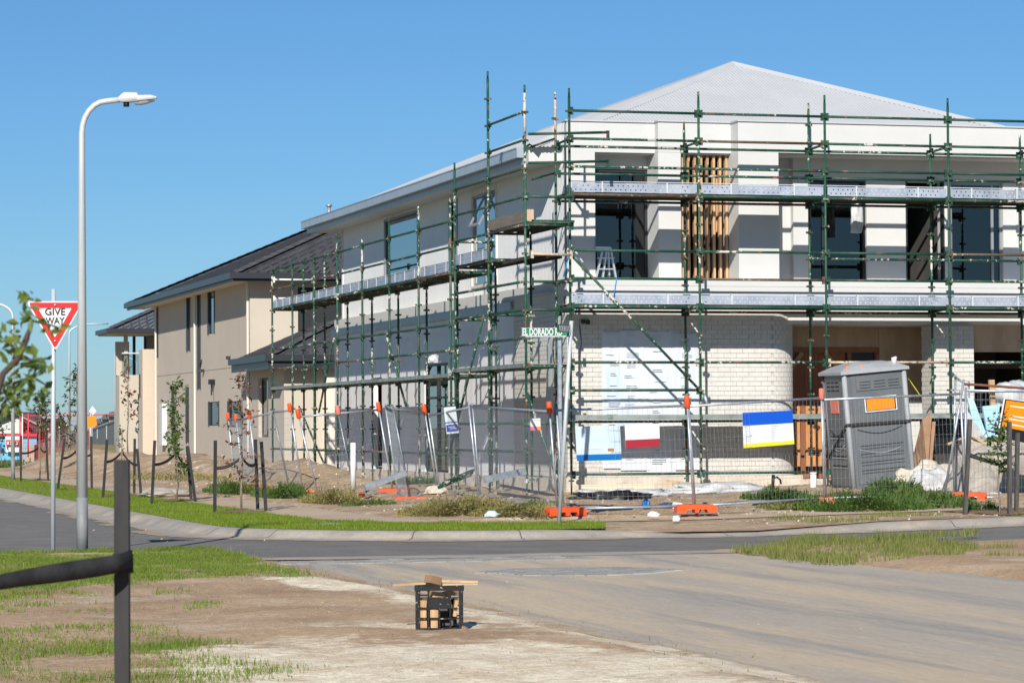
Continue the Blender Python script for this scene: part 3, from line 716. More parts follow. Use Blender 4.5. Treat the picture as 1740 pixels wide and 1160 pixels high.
# ================================================================== SCAFFOLDING
Z0, PV = 7.087, .495
def lev(k, dz=0): return Z0 - PV * k + dz
ROS = MB()
def standard(parent, x, y, z0, z1, dz=0, m=GREEN2, splash_top=False):
    b = MB()
    b.tube((x, y, z0 + .32), (x, y, z1 - .14), .0245, n=8).tube((x, y, z1 - .14), (x, y, z1), .019, n=6)
    b.tube((x, y, z0), (x, y, z0 + .34), .017, n=6).box((x - .075, y - .075, z0), (x + .075, y + .075, z0 + .008)).box((x - .05, y - .012, z0 + .24), (x + .05, y + .012, z0 + .265))
    cpl = MB(); k = 20
    while k > -8:
        z = lev(k, dz)
        if z0 + .35 < z < z1 - .18:
            cpl.box((x - .064, y - .022, z - .03), (x + .064, y + .022, z + .006)).box((x - .022, y - .064, z - .032), (x + .022, y + .064, z + .004))
        k -= 1
    o = b.build('standard', m, parent)
    tag(cpl.build('couplings', COUP, o), kind='stuff')
    if splash_top: MB().tube((x, y, z1 - .95), (x, y, z1 - .14), .0255, n=8).build('cement_coating', CREAMT, o)
    return o
def ledger(parent, p, q, m=GREEN, r=.024, name='ledger', ends=True, inset=.05):
    p, q = Vector(p), Vector(q); d = (q - p).normalized(); b = MB(); a, c = p + d * inset, q - d * inset
    b.tube(a, c, r, n=8)
    if ends:
        for e, s in ((a, -1), (c, 1)):
            b.bar(e + Vector((0, 0, -.075)), e + Vector((0, 0, .065)), .03, .05)
    return b.build(name, m, parent)
def gm(): return rnd.choice((GREEN, GREEN, GREEN2, GREEN2, GREEN, RUSTY))
def planks(parent, x0, x1, y0, y1, z, along, n=3, m=PLANK):
    """steel boards, each a shallow channel"""
    for i in range(n):
        b = MB()
        if along == 'x':
            wd = (y1 - y0) / n; a, c = y0 + i * wd + .006, y0 + (i + 1) * wd - .006
            b.box((x0 + .02, a, z + .035), (x1 - .02, c, z + .045)).box((x0 + .02, a, z - .015), (x1 - .02, a + .004, z + .035)).box((x0 + .02, c - .004, z - .015), (x1 - .02, c, z + .035))
        else:
            wd = (x1 - x0) / n; a, c = x0 + i * wd + .006, x0 + (i + 1) * wd - .006
            b.box((a, y0 + .02, z + .035), (c, y1 - .02, z + .045)).box((a, y0 + .02, z - .015), (a + .004, y1 - .02, z + .035)).box((c - .004, y0 + .02, z - .015), (c, y1 - .02, z + .035))
        b.build('plank', m, parent)
def toe_board(parent, p, q, z, inward, ribs=3, m=TOE, outer=True):
    """pressed steel toe board with two rows of holes, a lip and stiffening ribs"""
    p, q = Vector((p[0], p[1], 0)), Vector((q[0], q[1], 0)); L = (q - p).length; d = (q - p) / L; iw = Vector(inward)
    b = MB(); t = .004
    def pl(s0, s1, z0, z1, off=0.0):
        a = p + d * s0 + iw * off; c = p + d * s1 + iw * off
        vs = [a + Vector((0, 0, z + z0)), c + Vector((0, 0, z + z0)), c + Vector((0, 0, z + z1)), a + Vector((0, 0, z + z1))]
        b.prism(vs, iw * t)
    H_ = .215; rowsz = (.055, .125); hs, pt_ = .022, .093
    zc = 0.02
    for rz in rowsz:
        pl(.04, L - .04, zc, rz); n_ = int((L - .2) / pt_); s = .04
        for i in range(n_):
            h0 = .1 + i * pt_ + (.045 if rz > .1 else 0)
            if h0 + hs > L - .05: break
            pl(s, h0, rz, rz + hs); s = h0 + hs
        pl(s, L - .04, rz, rz + hs); zc = rz + hs
    pl(.04, L - .04, zc, H_ - .03)
    o = b.build('toe_board', m, parent)
    c = MB(); c.prism([p + d * .03 + Vector((0, 0, z + H_ - .012)), q - d * .03 + Vector((0, 0, z + H_ - .012)), q - d * .03 + Vector((0, 0, z + H_)), p + d * .03 + Vector((0, 0, z + H_))], iw * .05)
    for i in range(ribs):
        s = L * (i + .5) / ribs if ribs > 1 else L / 2
        a = p + d * (s - .012) - iw * .006; e = p + d * (s + .012) - iw * .006
        c.prism([a + Vector((0, 0, z + .02)), e + Vector((0, 0, z + .02)), e + Vector((0, 0, z + H_ - .012)), a + Vector((0, 0, z + H_ - .012))], iw * .055)
    c.build('lip_and_ribs', mat('toe_board_lip', (.56, .57, .58), rough=.45), o)
    return o

# ---- front scaffold
F = thing('scaffold', 'green tube scaffold across the front of the white house, two toe-boarded decks', 'scaffold', (4, .4, .3), 'scaffolds round the house')
BX = [0, 2.42, 4.84, 7.26, 9.08]
WI = .80
for i, x in enumerate(BX):
    standard(F, x, 0, site_h(x, 0) - .02, 7.48, m=GREEN if i != 1 else GREEN2)
for i, (x, zt) in enumerate(zip(BX, (7.5, 7.02, 7.42, 6.90, 6.92))):
    standard(F, x + (.0 if i else -.02), WI, .30, zt, dz=-.06 if i else -.05, m=GREEN2, splash_top=(i in (0,)))
for i in range(4):
    a, c = BX[i], BX[i + 1]
    for k in (0, 1, 2, 3, 5, 6, 7, 9, 13) + ((10,) if i == 0 else ()):
        m = gm()
        if k == 9 and i == 2: m = CREAMT
        ledger(F, (a, 0, lev(k)), (c, 0, lev(k)), m, .027 if k in (3, 7) else .024)
    for k in (1, 2, 3, 7, 11) + ((5,) if i in (2, 3) else ()):
        ledger(F, (a, WI, lev(k, -.06)), (c, WI, lev(k, -.06)), gm())
    for k in (3, 7):
        planks(F, a, c, .03, WI + .05, lev(k), 'x')
        toe_board(F, (a, -.01), (c, -.01), lev(k) + .025, (0, 1, 0), ribs=2 if i < 3 else 2)
    planks(F, a, c, .0, WI - .05, lev(11), 'x', m=PLANKG)
    MB().bar((a + .03, -.02, lev(11) + .015), (c - .03, -.02, lev(11) + .015), .05, .09).build('plank_edge', PLANKG, F)
for i, x in enumerate(BX):
    for k in (3, 7, 11, 1):
        ledger(F, (x, .02, lev(k) - .01), (x, WI - .02, lev(k) - .03), gm(), .024, 'transom')
MB().tube(at_y(971, 434, -.06), at_y(1197, 671, -.06), .0245).build('brace', GREEN2, F)
MB().tube(at_y(1197, 671, -.06), at_y(1203, 690, -.07), .03).build('brace_clip', GALV, F)
for v in (226, 275):
    p, q = at_y(898, v + 2, -.45), at_y(1033, v - 1, -.45)
    b = MB().tube(p, q, .024).bar(q + Vector((0, 0, .03)), q + Vector((0, 0, -.12)), .03, .05); b.build('ledger', GREEN, F)

# ---- side scaffold, near section (a-b-c)
S1 = thing('scaffold', 'taller green scaffold bays at the left corner with a high timber-edged deck', 'scaffold', (-.5, 2, .3), 'scaffolds round the house')
AX, AY, AB, DZ = -.935, -.41, 2.458, -.081
YS = [AY, AY + AB, AY + 2 * AB]
for y, zt, spl in zip(YS, (7.47, 8.0, 6.54), (True, False, False)):
    standard(S1, AX, y, .28, zt, DZ, GREEN2, spl)
for y in YS[1:]: standard(S1, AX + WI, y, .28, lev(4, DZ) if y < 3 else lev(5, DZ), DZ, GREEN2)
for k, spans in {0: (0,), 1: (0,), 2: (0, 1), 3: (0, 1), 4: (0, 1), 6: (0, 1), 7: (0, 1), 8: (0, 1), 9: (0, 1), 11: (0, 1), 12: (0, 1)}.items():
    for i in spans: ledger(S1, (AX, YS[i], lev(k, DZ)), (AX, YS[i + 1], lev(k, DZ)), gm())
planks(S1, AX + .03, AX + WI, YS[0], YS[1], lev(4, DZ), 'y')
planks(S1, AX + .03, AX + WI, YS[1], YS[2], lev(5, DZ), 'y')
planks(S1, AX + .25, AX + WI, YS[0] + .4, YS[1], lev(5.1, DZ), 'y', n=2, m=mat('black_deck', (.03, .03, .028), (.06, .055, .05), rough=.8))
planks(S1, AX - .02, AX + WI, YS[0], YS[2], lev(9, DZ), 'y', m=PLANKG)
MB().bar((AX - .03, YS[0], lev(9, DZ) + .02), (AX - .03, YS[2], lev(9, DZ) + .02), .05, .07).build('plank_edge', PLANKG, S1)
MB().box((AX - .01, YS[0] + .04, lev(4, DZ) + .05), (AX + .02, YS[1] - .04, lev(4, DZ) + .24)).build('toe_board', mat('grey_timber_board', (.22, .19, .15), (.165, .14, .11), rough=.85, scale=4, stretch=(5, .4, 5)), S1)
MB().box((AX + .0, YS[0] + .02, lev(4, DZ) + .06), (AX + .16, YS[0] + .05, lev(4, DZ) + .27)).build('toe_board_end', PLY, S1)
toe_board(S1, (AX, YS[1]), (AX, YS[2]), lev(5, DZ) + .025, (1, 0, 0), ribs=3)
for k in (3, 4, 7, 9, 11): ledger(S1, (AX, YS[0], lev(k, DZ)), (0, YS[0] + .1, lev(k, DZ)), GREEN if k != 9 else GREEN2, name='transom')
for k in (5.03, 6): ledger(S1, (AX + .08, YS[0] + .02, lev(k, DZ)), (0, YS[0] + .2, lev(k, DZ)), CREAMT if k < 6 else GREEN2, name='transom')
MB().box((AX + .12, YS[0] + .02, lev(4, DZ) + .05), (-.03, YS[0] + .06, lev(4, DZ) + .09)).build('toe_board', GREEN, S1)
for k in (4, 5, 7, 9):
    for y in YS[1:]: ledger(S1, (AX, y, lev(k, DZ)), (AX + WI, y, lev(k, DZ)), GREEN2, name='transom')
MB().tube(at_x(823, 533, AX - .06), at_x(765, 765, AX - .06), .0245).build('brace', GREEN2, S1)
MB().tube(at_y(893, 660, -.5), at_y(955, 835, -1.3), .0245).build('brace', GREEN2, S1)
MB().tube(at_y(902, 250, .3), at_y(942, 236, .8), .02).build('handrail', GREEN, S1)
MB().tube(at_y(905, 305, .3), at_y(942, 294, .8), .02).build('handrail', GREEN, S1)

# ---- side scaffold, far section
S2 = thing('scaffold', 'long lower run of green scaffold along the side wall towards the beige house', 'scaffold', (-.5, 13, .3), 'scaffolds round the house')
MX, MY, MBAY, MZ = -.945, 4.817, 2.565, Z0 - 2.634
YM = [MY + MBAY * j for j in range(8)]
def lm(k): return MZ - PV * k
mdz = MZ - Z0
tops = (5.9, 5.92, 5.9, 5.58, 5.88, 5.52, 5.50, 5.46)
for y, zt in zip(YM, tops): standard(S2, MX, y, .25, zt, mdz, GREEN2)
for j, y in enumerate(YM):
    standard(S2, MX + WI, y, .28, lm(0) if j < 6 else 5.75, mdz, GREEN2)
standard(S2, MX + WI + .35, YM[7] + .3, .28, 5.75, mdz, GREEN)
for i in range(7):
    for k in (-2, -1, 0, 2, 3, 4, 7): ledger(S2, (MX, YM[i], lm(k)), (MX, YM[i + 1], lm(k)), gm())
    planks(S2, MX + .03, MX + WI, YM[i], YM[i + 1], lm(0), 'y')
    planks(S2, MX - .01, MX + WI, YM[i], YM[i + 1], lm(4), 'y', m=PLANKG)
    MB().bar((MX - .03, YM[i] + .02, lm(4) + .02), (MX - .03, YM[i + 1] - .02, lm(4) + .02), .05, .07).build('plank_edge', PLANKG, S2)
    toe_board(S2, (MX + .02, YM[i]), (MX + .02, YM[i + 1]), lm(0) + .025, (1, 0, 0), ribs=3)
    for k in (0, 4): ledger(S2, (MX + WI, YM[i], lm(k)), (MX + WI, YM[i + 1], lm(k)), GREEN2)
for y in YM:
    for k in (0, 4): ledger(S2, (MX, y, lm(k)), (MX + WI, y, lm(k)), GREEN2, name='transom')
for k, m in ((-1.55, PVC), (-.6, PVC)): ledger(S2, (MX, YM[7] + .02, lm(k)), (MX + WI + .3, YM[7] + .05, lm(k)), m, name='transom')
ledger(S2, (MX, YM[7], lm(-2)), (MX + WI, YM[7], lm(-2)), GREEN, name='transom')
for (u0, v0, u1, v1) in ((567, 575, 542, 700), (508, 690, 556, 800), (655, 565, 690, 690)):
    MB().tube(at_x(u0, v0, MX - .06), at_x(u1, v1, MX + .2), .0245).build('brace', GREEN2, S2)

# ================================================================== BEIGE HOUSE NEXT DOOR
B = thing('house', 'beige rendered two-storey house with dark tiled hip roof', 'house', (4, 42, .4))
BXW, BY0, BY1 = .5, 33.6, 51.4
def bb(name, m, *boxes, parent=B):
    b = MB()
    for lo, hi in boxes: b.box(lo, hi)
    return b.build(name, m, parent)
# side wall as strips round the window slots: (y0, y1, z0, z1)
WS = [(44.1, 44.75, 4.0, 5.84), (42.1, 42.65, 2.75, 5.84), (39.5, 40.7, 4.42, 5.83), (38.75, 40.6, 1.59, 2.32), (35.0, 37.2, 1.54, 2.30), (47.3, 47.8, 1.05, 2.84), (44.4, 44.9, 1.05, 2.84), (50.8, 51.3, 3.95, 5.65)]
ycut = sorted({BY0, BY1} | {q[0] for q in WS} | {q[1] for q in WS})
wall = MB()
for a, c in zip(ycut, ycut[1:]):
    hs = sorted([(q[2], q[3]) for q in WS if q[0] <= a + .001 and q[1] >= c - .001]); z = .2
    for h0, h1 in hs:
        if h0 > z: wall.box((BXW, a, z), (BXW + .3, c, h0))
        z = h1
    wall.box((BXW, a, z), (BXW + .3, c, 5.92))
wall.box((BXW + .3, BY0, .2), (11, BY0 + .3, 5.92)).box((BXW + .3, BY1 - .3, .2), (11, BY1, 5.92))
wall.build('wall', BEIGE, B)
MB().box((BXW - .006, BY0, 3.30), (BXW + .01, BY1, 3.315)).build('control_joint', mat('joint_shadow', (.30, .25, .2), rough=.9), B)
for y0, y1, z0, z1 in WS:
    f = MB().box((BXW + .10, y0, z0), (BXW + .16, y0 + .06, z1)).box((BXW + .10, y1 - .06, z0), (BXW + .16, y1, z1)).box((BXW + .101, y0 + .06, z1 - .06), (BXW + .16, y1 - .06, z1)).box((BXW + .101, y0 + .06, z0), (BXW + .16, y1 - .06, z0 + .06))
    wn = f.build('window', FRAMED, B)
    MB().box((BXW - .03, y1 - .10, z0 - .02), (BXW + .10, y1 + .02, z1 + .02)).box((BXW - .03, y0 - .02, z0 - .02), (BXW + .10, y0 + .03, z1 + .02)).build('surround', EAVE, wn)
    MB().box((BXW + .03, y0 + .03, z0 + .02), (BXW + .04, y1 - .10, z1 - .02)).build('pane', MATS['side_window_glass'] if z0 > 2.5 else glass_mat('curtained_glass', (.6, .62, .62)) if 'curtained_glass' not in MATS else MATS['curtained_glass'], wn)
    if z1 - z0 < .9: MB().box((BXW + .2, y0, z0), (BXW + .22, y1, z1)).build('curtain', mat('grey_curtain', (.4, .4, .4), (.2, .2, .2), rough=.9, scale=6, stretch=(1, 3, .1)), wn)
bb('inner_wall', DARK, ((2.0, BY0 + .3, .2), (2.1, BY1 - .3, 5.9)), ((.8, 45.5, .2), (2.0, 45.6, 5.9)), ((.8, 38, .2), (2.0, 38.1, 5.9)))
# front-facing high window
wn = bb('window', FRAMED, ((1.9, BY0 - .02, 4.2), (3.6, BY0 + .02, 5.55)))
for y in (33.75, 43.0, 52.2) : MB().box((BXW - .075, y - .04 if y < 50 else 51.1, .4), (BXW - .02, y + .04 if y < 50 else 51.2, 5.75)).build('downpipe', CREAM, B)
for y, yy in ((33.75, 35.0), (43.0, 44.2), (51.15, 52.2)): MB().path([(BXW - .06, y, 5.72), (BXW - .2, y + (yy - y) * .3, 5.86), (-.05, yy, 5.9)], .05, 6).build('downpipe', CREAM, B)
for (u, v) in ((343, 612), (347, 628), (391, 606), (409, 614)):
    p = at_x(u, v, BXW); MB().box((BXW - .12, p.y - .06, p.z - .08), (BXW, p.y + .06, p.z + .02)).build('vent', EAVE, B)
p = at_x(364, 650, BXW); MB().box((BXW - .16, p.y - .16, p.z - .05), (BXW, p.y + .16, p.z + .10)).tube((BXW - .1, p.y - .05, p.z), (BXW - .12, p.y - .2, p.z - .38), .02).build('hose_reel', BLACKP, B)
p = at_x(281, 695, BXW); MB().box((BXW - .16, p.y - .3, .95), (BXW, p.y + .3, 2.35)).build('meter_box', SIGNW, B)
# hip roof with lapped tile courses
EX, EY, EZ = -.12, 32.9, 5.88
HRUN = 5.7; TAN = .43
def tile_slope(eave0, eave1, inx, run, taper0, taper1, name='roof_tiles', tw=.3, parent=B, ez=EZ, tan=TAN, rows=None):
    e0, e1 = Vector(eave0), Vector(eave1); L = (e1 - e0).length; d = (e1 - e0) / L; iv = Vector(inx); b = MB()
    n = rows or int(run / .33)
    for r_ in range(n):
        s0, s1 = run * r_ / n, run * (r_ + 1) / n
        a0, a1 = s0 * taper0, L - s0 * taper1; c0, c1 = s1 * taper0, L - s1 * taper1
        k = max(1, int(max(c1 - c0, a1 - a0) / tw))
        for i in range(k):
            f0, f1 = i / k, (i + 1) / k - .0012 / tw
            t0, t1 = a0 + (a1 - a0) * f0, a0 + (a1 - a0) * f1; u0, u1 = c0 + (c1 - c0) * f0, c0 + (c1 - c0) * f1
            jz = rnd.uniform(-.0008, .0008); z0 = ez + s0 * tan + .012 + jz; z1 = ez + s1 * tan + .004 + jz
            A, Bq, Cq, Dq = e0 + d * t0 + iv * s0, e0 + d * t1 + iv * s0, e0 + d * u1 + iv * s1, e0 + d * u0 + iv * s1
            b.add([(A.x, A.y, z0), (Bq.x, Bq.y, z0), (Cq.x, Cq.y, z1), (Dq.x, Dq.y, z1), (A.x, A.y, z0 - .035), (Bq.x, Bq.y, z0 - .035)], [(0, 1, 2, 3), (4, 5, 1, 0)])
    return tag(b.build(name, TILE, parent), kind='stuff')
tile_slope((EX, 54.0, 0), (EX, EY, 0), (1, 0, 0), HRUN, 1, 1)
tile_slope((EX, EY, 0), (EX + 2 * HRUN, EY, 0), (0, 1, 0), HRUN, 1, 1)
MB().poly([(EX + .1, EY + .1, EZ), (EX + HRUN, EY + HRUN, EZ + HRUN * TAN - .03), (EX + HRUN, 54 - HRUN, EZ + HRUN * TAN - .03), (EX + .1, 54, EZ)]).poly([(EX + .1, EY + .1, EZ), (EX + 2 * HRUN, EY + .1, EZ), (EX + HRUN, EY + HRUN, EZ + HRUN * TAN - .03)]).poly([(EX + .1, 54, EZ), (EX + HRUN, 54 - HRUN, EZ + HRUN * TAN - .03), (EX + 2 * HRUN, 54, EZ)]).poly([(EX + 2 * HRUN, EY, EZ), (EX + 2 * HRUN, 54, EZ), (EX + HRUN, 54 - HRUN, EZ + HRUN * TAN - .03), (EX + HRUN, EY + HRUN, EZ + HRUN * TAN - .03)]).build('roof', TILE, B)
def caps(p, q, n, parent=B):
    p, q = Vector(p), Vector(q); s = (q - p).cross(Vector((0, 0, 1))).normalized() * .15; b = MB()
    for i in range(n):
        a, c = p.lerp(q, i / n), p.lerp(q, (i + 1.12) / n); b.grid([[a - s + Vector((0, 0, .02)), a + Vector((0, 0, .075)), a + s + Vector((0, 0, .02))], [c - s, c + Vector((0, 0, .06)), c + s]])
    return tag(b.build('hip_tiles', TILEC, parent), kind='stuff')
caps((EX, EY, EZ + .03), (EX + HRUN, EY + HRUN, EZ + HRUN * TAN + .03), 22)
caps((EX, 54, EZ + .03), (EX + HRUN, 54 - HRUN, EZ + HRUN * TAN + .03), 22); caps((EX + HRUN, EY + HRUN, EZ + HRUN * TAN + .03), (EX + HRUN, 54 - HRUN, EZ + HRUN * TAN + .03), 24)
bb('gutter', EAVE, ((EX - .10, EY - .10, EZ - .12), (EX, 54.1, EZ + .05)), ((EX, EY - .10, EZ - .12), (EX + 2 * HRUN, EY, EZ + .05)))
bb('fascia', EAVE, ((EX + .001, EY + .001, EZ - .20), (EX + .05, 54, EZ)), ((EX + .05, EY + .001, EZ - .20), (EX + 2 * HRUN, EY + .05, EZ)))
bb('soffit', SOFFIT, ((EX + .05, EY + .05, EZ - .16), (BXW, 54, EZ - .13)), ((BXW, EY + .05, EZ - .16), (11, BY0, EZ - .13)))
# single-storey wing nearer the scaffold
bb('wing_wall', BEIGE, ((BXW, 32.35, .2), (BXW + .3, BY0, 3.35)), ((BXW, 28.6, .2), (BXW + .3, 30.85, 3.35)), ((BXW, 30.85, 2.92), (BXW + .3, 32.35, 3.35)), ((BXW, 30.85, .2), (BXW + .3, 32.35, 1.25)), ((BXW + .3, 28.6, .2), (8, 28.9, 3.35)))
wn = bb('window', FRAMED, ((BXW + .1, 30.85, 1.25), (BXW + .16, 30.93, 2.92)), ((BXW + .1, 32.27, 1.25), (BXW + .16, 32.35, 2.92)), ((BXW + .1, 30.93, 1.25), (BXW + .16, 32.27, 1.33)), ((BXW + .1, 30.93, 2.84), (BXW + .16, 32.27, 2.92)))
bb('pane', MATS['curtained_glass'], ((BXW + .12, 30.93, 1.33), (BXW + .13, 32.27, 2.84)), parent=wn)
bb('curtain', MATS['grey_curtain'], ((BXW + .2, 30.9, 1.3), (BXW + .22, 32.3, 2.9)), parent=wn)
bb('column', CREAM, ((1.6, 28.35, .2), (1.85, 28.6, 3.3)))
WEX, WEY, WEZ = -.05, 28.0, 3.42
tile_slope((WEX, 33.6, 0), (WEX, WEY, 0), (1, 0, 0), 2.6, 0, 1, ez=WEZ)
tile_slope((WEX, WEY, 0), (WEX + 6, WEY, 0), (0, 1, 0), 2.6, 1, 0, ez=WEZ)
caps((WEX, WEY, WEZ + .03), (WEX + 2.6, WEY + 2.6, WEZ + 2.6 * TAN + .03), 9)
MB().poly([(WEX + .1, WEY + .1, WEZ), (WEX + 2.6, WEY + 2.6, WEZ + 2.6 * TAN - .03), (WEX + 2.6, 33.6, WEZ + 2.6 * TAN - .03), (WEX + .1, 33.6, WEZ)]).build('wing_roof', TILE, B)
bb('gutter', EAVE, ((WEX - .1, WEY - .1, WEZ - .12), (WEX, 33.58, WEZ + .05)), ((WEX, WEY - .1, WEZ - .12), (7, WEY, WEZ + .05)))
bb('fascia', EAVE, ((WEX + .001, WEY + .001, WEZ - .33), (WEX + .06, 33.58, WEZ)), ((WEX + .06, WEY + .001, WEZ - .33), (7, WEY + .06, WEZ)))
# far end: entry blade wall, balcony block with glass balustrade and its own roof
bb('entry_wall', BEIGE2, ((.05, 51.45, .2), (BXW + .3, 52.3, 4.25)))
bb('entry_shade_panel', mat('entry_shade', (.12, .09, .06), rough=.9), ((.03, 51.9, 2.6), (.06, 52.2, 3.4)))  # flat dark panel on the wall, an opening's shade put into its colour
QY = 58.0                      # balcony wing, its front towards the camera
bb('balcony_block', BEIGE, ((.17, QY, .2), (6, QY + .9, 3.48)), ((1.2, QY + .9, .2), (6, QY + 8, 3.48)))
bb('garage_door', mat('grey_garage_door', (.23, .22, .21), rough=.6), ((.84, QY - .02, .4), (1.9, QY, 2.55)))
bb('door_head', EAVE, ((.84, QY - .025, 2.55), (1.9, QY - .001, 2.68)))
bb('balcony_wall', mat('brown_render', (.22, .19, .155), rough=.9), ((1.45, QY + .02, 3.48), (3.2, QY + 2.5, 5.15)))
bb('balcony_end_wall', BEIGE, ((.14, QY + .62, 3.48), (.62, QY + .9, 4.72)))
bb('balcony_post', BEIGE, ((.36, QY + .1, 3.48), (.50, QY + .24, 5.1)))
for x in (.96, 1.38): bb('balcony_post', EAVE, ((x, QY + 2.0, 3.48), (x + .1, QY + 2.12, 5.1)))
bal = bb('balustrade', GLASSC, ((.26, QY + .02, 3.49), (1.45, QY + .035, 4.26)))
bb('top_rail', SIGNW, ((.26, QY, 4.26), (1.45, QY + .05, 4.30)), parent=bal)
WX, WZ = -.32, 5.12
tile_slope((WX, QY - .8, 0), (WX + 7, QY - .8, 0), (0, 1, 0), 3.0, 1, 0, ez=WZ, tan=.42)
tile_slope((WX, QY + 2.2, 0), (WX, QY - .8, 0), (1, 0, 0), 1.5, 1, 1, ez=WZ, tan=.42)
caps((WX, QY - .8, WZ + .03), (WX + 3, QY + 2.2, WZ + 1.26 + .03), 11)
bb('gutter', EAVE, ((WX - .1, QY - .9, WZ - .12), (6, QY - .8, WZ + .04)), ((WX - .1, QY - .8, WZ - .12), (WX, QY + 2.2, WZ + .04)))
bb('soffit', SOFFIT, ((WX, QY - .8, WZ - .16), (6, QY + 2.2, WZ - .12)))

# ================================================================== STREET FURNITURE
def lamp_post(base, hgt, r0, r1, arm, head_dir, label, group=None, head=True, name='street_lamp'):
    base = Vector(base); t = thing(name, label, 'street lamp', base, group)
    d = Vector(head_dir).normalized(); rr = arm
    vr = min(.38, rr * 1.3); pts = [base + Vector((0, 0, .62)), base + Vector((0, 0, hgt - vr))]
    for a in range(15, 91, 15): pts.append(base + Vector((0, 0, hgt - vr)) + d * rr * (1 - math.cos(R(a))) + Vector((0, 0, vr * math.sin(R(a)))))
    pts.append(pts[-1] + d * rr * .6 + Vector((0, 0, .02)))
    n = len(pts); MB().path(pts, [r0] + [r1 * 1.05] + [r1] * (n - 2), 14).build('pole', GALVP, t)
    MB().tube(base - Vector((0, 0, .05)), base + Vector((0, 0, .62)), r0 * 1.02, n=14).build('pole_foot', mat('lamp_foot_grey', (.17, .18, .19), (.22, .23, .24), rough=.6, scale=5), t)
    if not head: return t
    e = pts[-1]; s = Vector((d.y, -d.x, 0)); k = hgt / 5.2
    def P(a, b_, c): return e + d * a * k + s * b_ * k + Vector((0, 0, c * k))
    hb_ = MB()
    prof = [(-.04, .03, -.02, .03), (0, .055, -.035, .07), (.03, .06, -.035, .085), (.17, .06, -.03, .085), (.19, .075, -.02, .05), (.33, .055, -.005, .055), (.40, .02, .005, .035)]
    rows = []
    for a, wd, z0, z1 in prof:
        rows.append([P(a, -wd, z0), P(a, -wd * .8, z1 * .8), P(a, 0, z1), P(a, wd * .8, z1 * .8), P(a, wd, z0), P(a, 0, z0), P(a, -wd, z0)])
    hb_.grid(rows, True); hd = hb_.build('lamp_head', LAMPB, t)
    lz = MB(); lz.grid([[P(a, -wd, -.02), P(a, -wd * .7, -dz), P(a, 0, -dz * 1.15), P(a, wd * .7, -dz), P(a, wd, -.02)] for a, wd, dz in ((.14, .05, .02), (.15, .055, .055), (.22, .055, .06), (.3, .045, .045), (.38, .02, .015))], True); lz.build('lens', LAMPG, hd)
    MB().tube(P(.05, 0, -.03), P(.05, 0, -.085), .035 * k, n=10).build('photo_cell', BLACKP, hd)
    return t
lb_ = at_z(140, 937, .10)
t = lamp_post(lb_, 5.17, .064, .034, .29, right, 'grey steel street lamp in the near left grass beside the give way sign')
lamp_post(at_z(22, 815, .12), 4.9, .055, .036, .75, -right, 'grey street lamp on the far left verge, arm cut by the photo edge')
far_l = 'slim distant lamp pole '
for (u, v0, v1, dep, dr, lab) in ((118, 790, 548, 120, right + fwd * .3, far_l + 'with a long arm behind the give way sign'), (196, 780, 585, 150, right, far_l + 'left of the beige house balcony'), (233, 640, 607, 170, -right, far_l + 'seen through the beige house balcony')):
    p = at_d(u, 765, dep); top = at_d(u, v1, dep)
    lamp_post((p.x, p.y, -.05), top.z, .06, .035, 1.0 if u == 118 else .5, dr, lab, 'far lamp poles', head=False)

# give way sign
gb = at_z(90, 930, .10); G = thing('give_way_sign', 'red and white triangular give way sign on a grey pole', 'road sign', gb)
GD = depth(gb)
MB().tube(gb - Vector((0, 0, .05)), at_d(91, 491, GD + .05), .028, n=12).build('post', GALVP, G)
def tri(sz, off, m, name, parent, thick=.004, rad=.025):
    c = at_d(93.5, 540, GD - .03); pts = []
    for a in (150, 270, 30):
        cx, cz = math.cos(R(a)) * (sz - rad * 2), math.sin(R(a)) * (sz - rad * 2)
        for k in range(-60, 61, 30): pts.append(c + right * (cx + math.cos(R(a + k)) * rad) + Vector((0, 0, cz + math.sin(R(a + k)) * rad)) - fwd * off)
    return MB().prism(pts, fwd * thick).build(name, m, parent)
pt_ = tri(.395, 0, SIGNW, 'plate', G); tri(.362, .006, SIGNR, 'red_border', pt_, rad=.018); tri(.232, .012, SIGNW, 'white_field', pt_, rad=.008)
c = at_d(93.5, 540, GD - .05)
text('GIVE', .118, c + Vector((0, 0, .035)), right, (0, 0, 1), SIGNB, pt_, align='CENTER', sx=1.0, bold=.0015)
text('WAY', .112, c + Vector((0, 0, -.07)), right, (0, 0, 1), SIGNB, pt_, align='CENTER', sx=.85, bold=.0015)
MB().tube(c + Vector((0, 0, .155)), c + Vector((0, 0, .155)) - fwd * .01, .009).tube(c + Vector((0, 0, -.27)), c + Vector((0, 0, -.27)) - fwd * .01, .009).build('bolt', SIGNW, pt_)

# leaning street-name post
nb = at_z(949.5, 890, .11); ND = depth(nb); Nn = thing('street_name_sign', 'leaning grey pole with two green street name blades', 'street sign', nb)
ntop = at_d(971, 545, ND)
MB().tube(nb - Vector((0, 0, .05)), ntop, .03, n=12).build('post', GALVP, Nn)
ax = (ntop - nb).normalized(); p0 = at_d(969, 568, ND); bl = -right + up * .008
def blade(pa, d, L, h, m, name, zoff=0):
    d = d.normalized(); upv = Vector((0, 0, 1)); a = pa + upv * zoff; nrm = d.cross(upv).normalized()
    ob = MB().prism([a - upv * h / 2, a + d * L - upv * h / 2, a + d * L + upv * h / 2, a + upv * h / 2], nrm * .012).build(name, m, Nn); return ob, a, nrm
b1, a1, n1 = blade(p0 + Vector((0, 0, .035)), -right, .70, .115, SIGNG, 'name_blade')
f1 = a1 - fwd * .016
text('EL DORADO RD', .135, f1 - right * .685 + Vector((0, 0, -.046)), right, (0, 0, 1), SIGNW, b1, sx=.58, bold=.004)
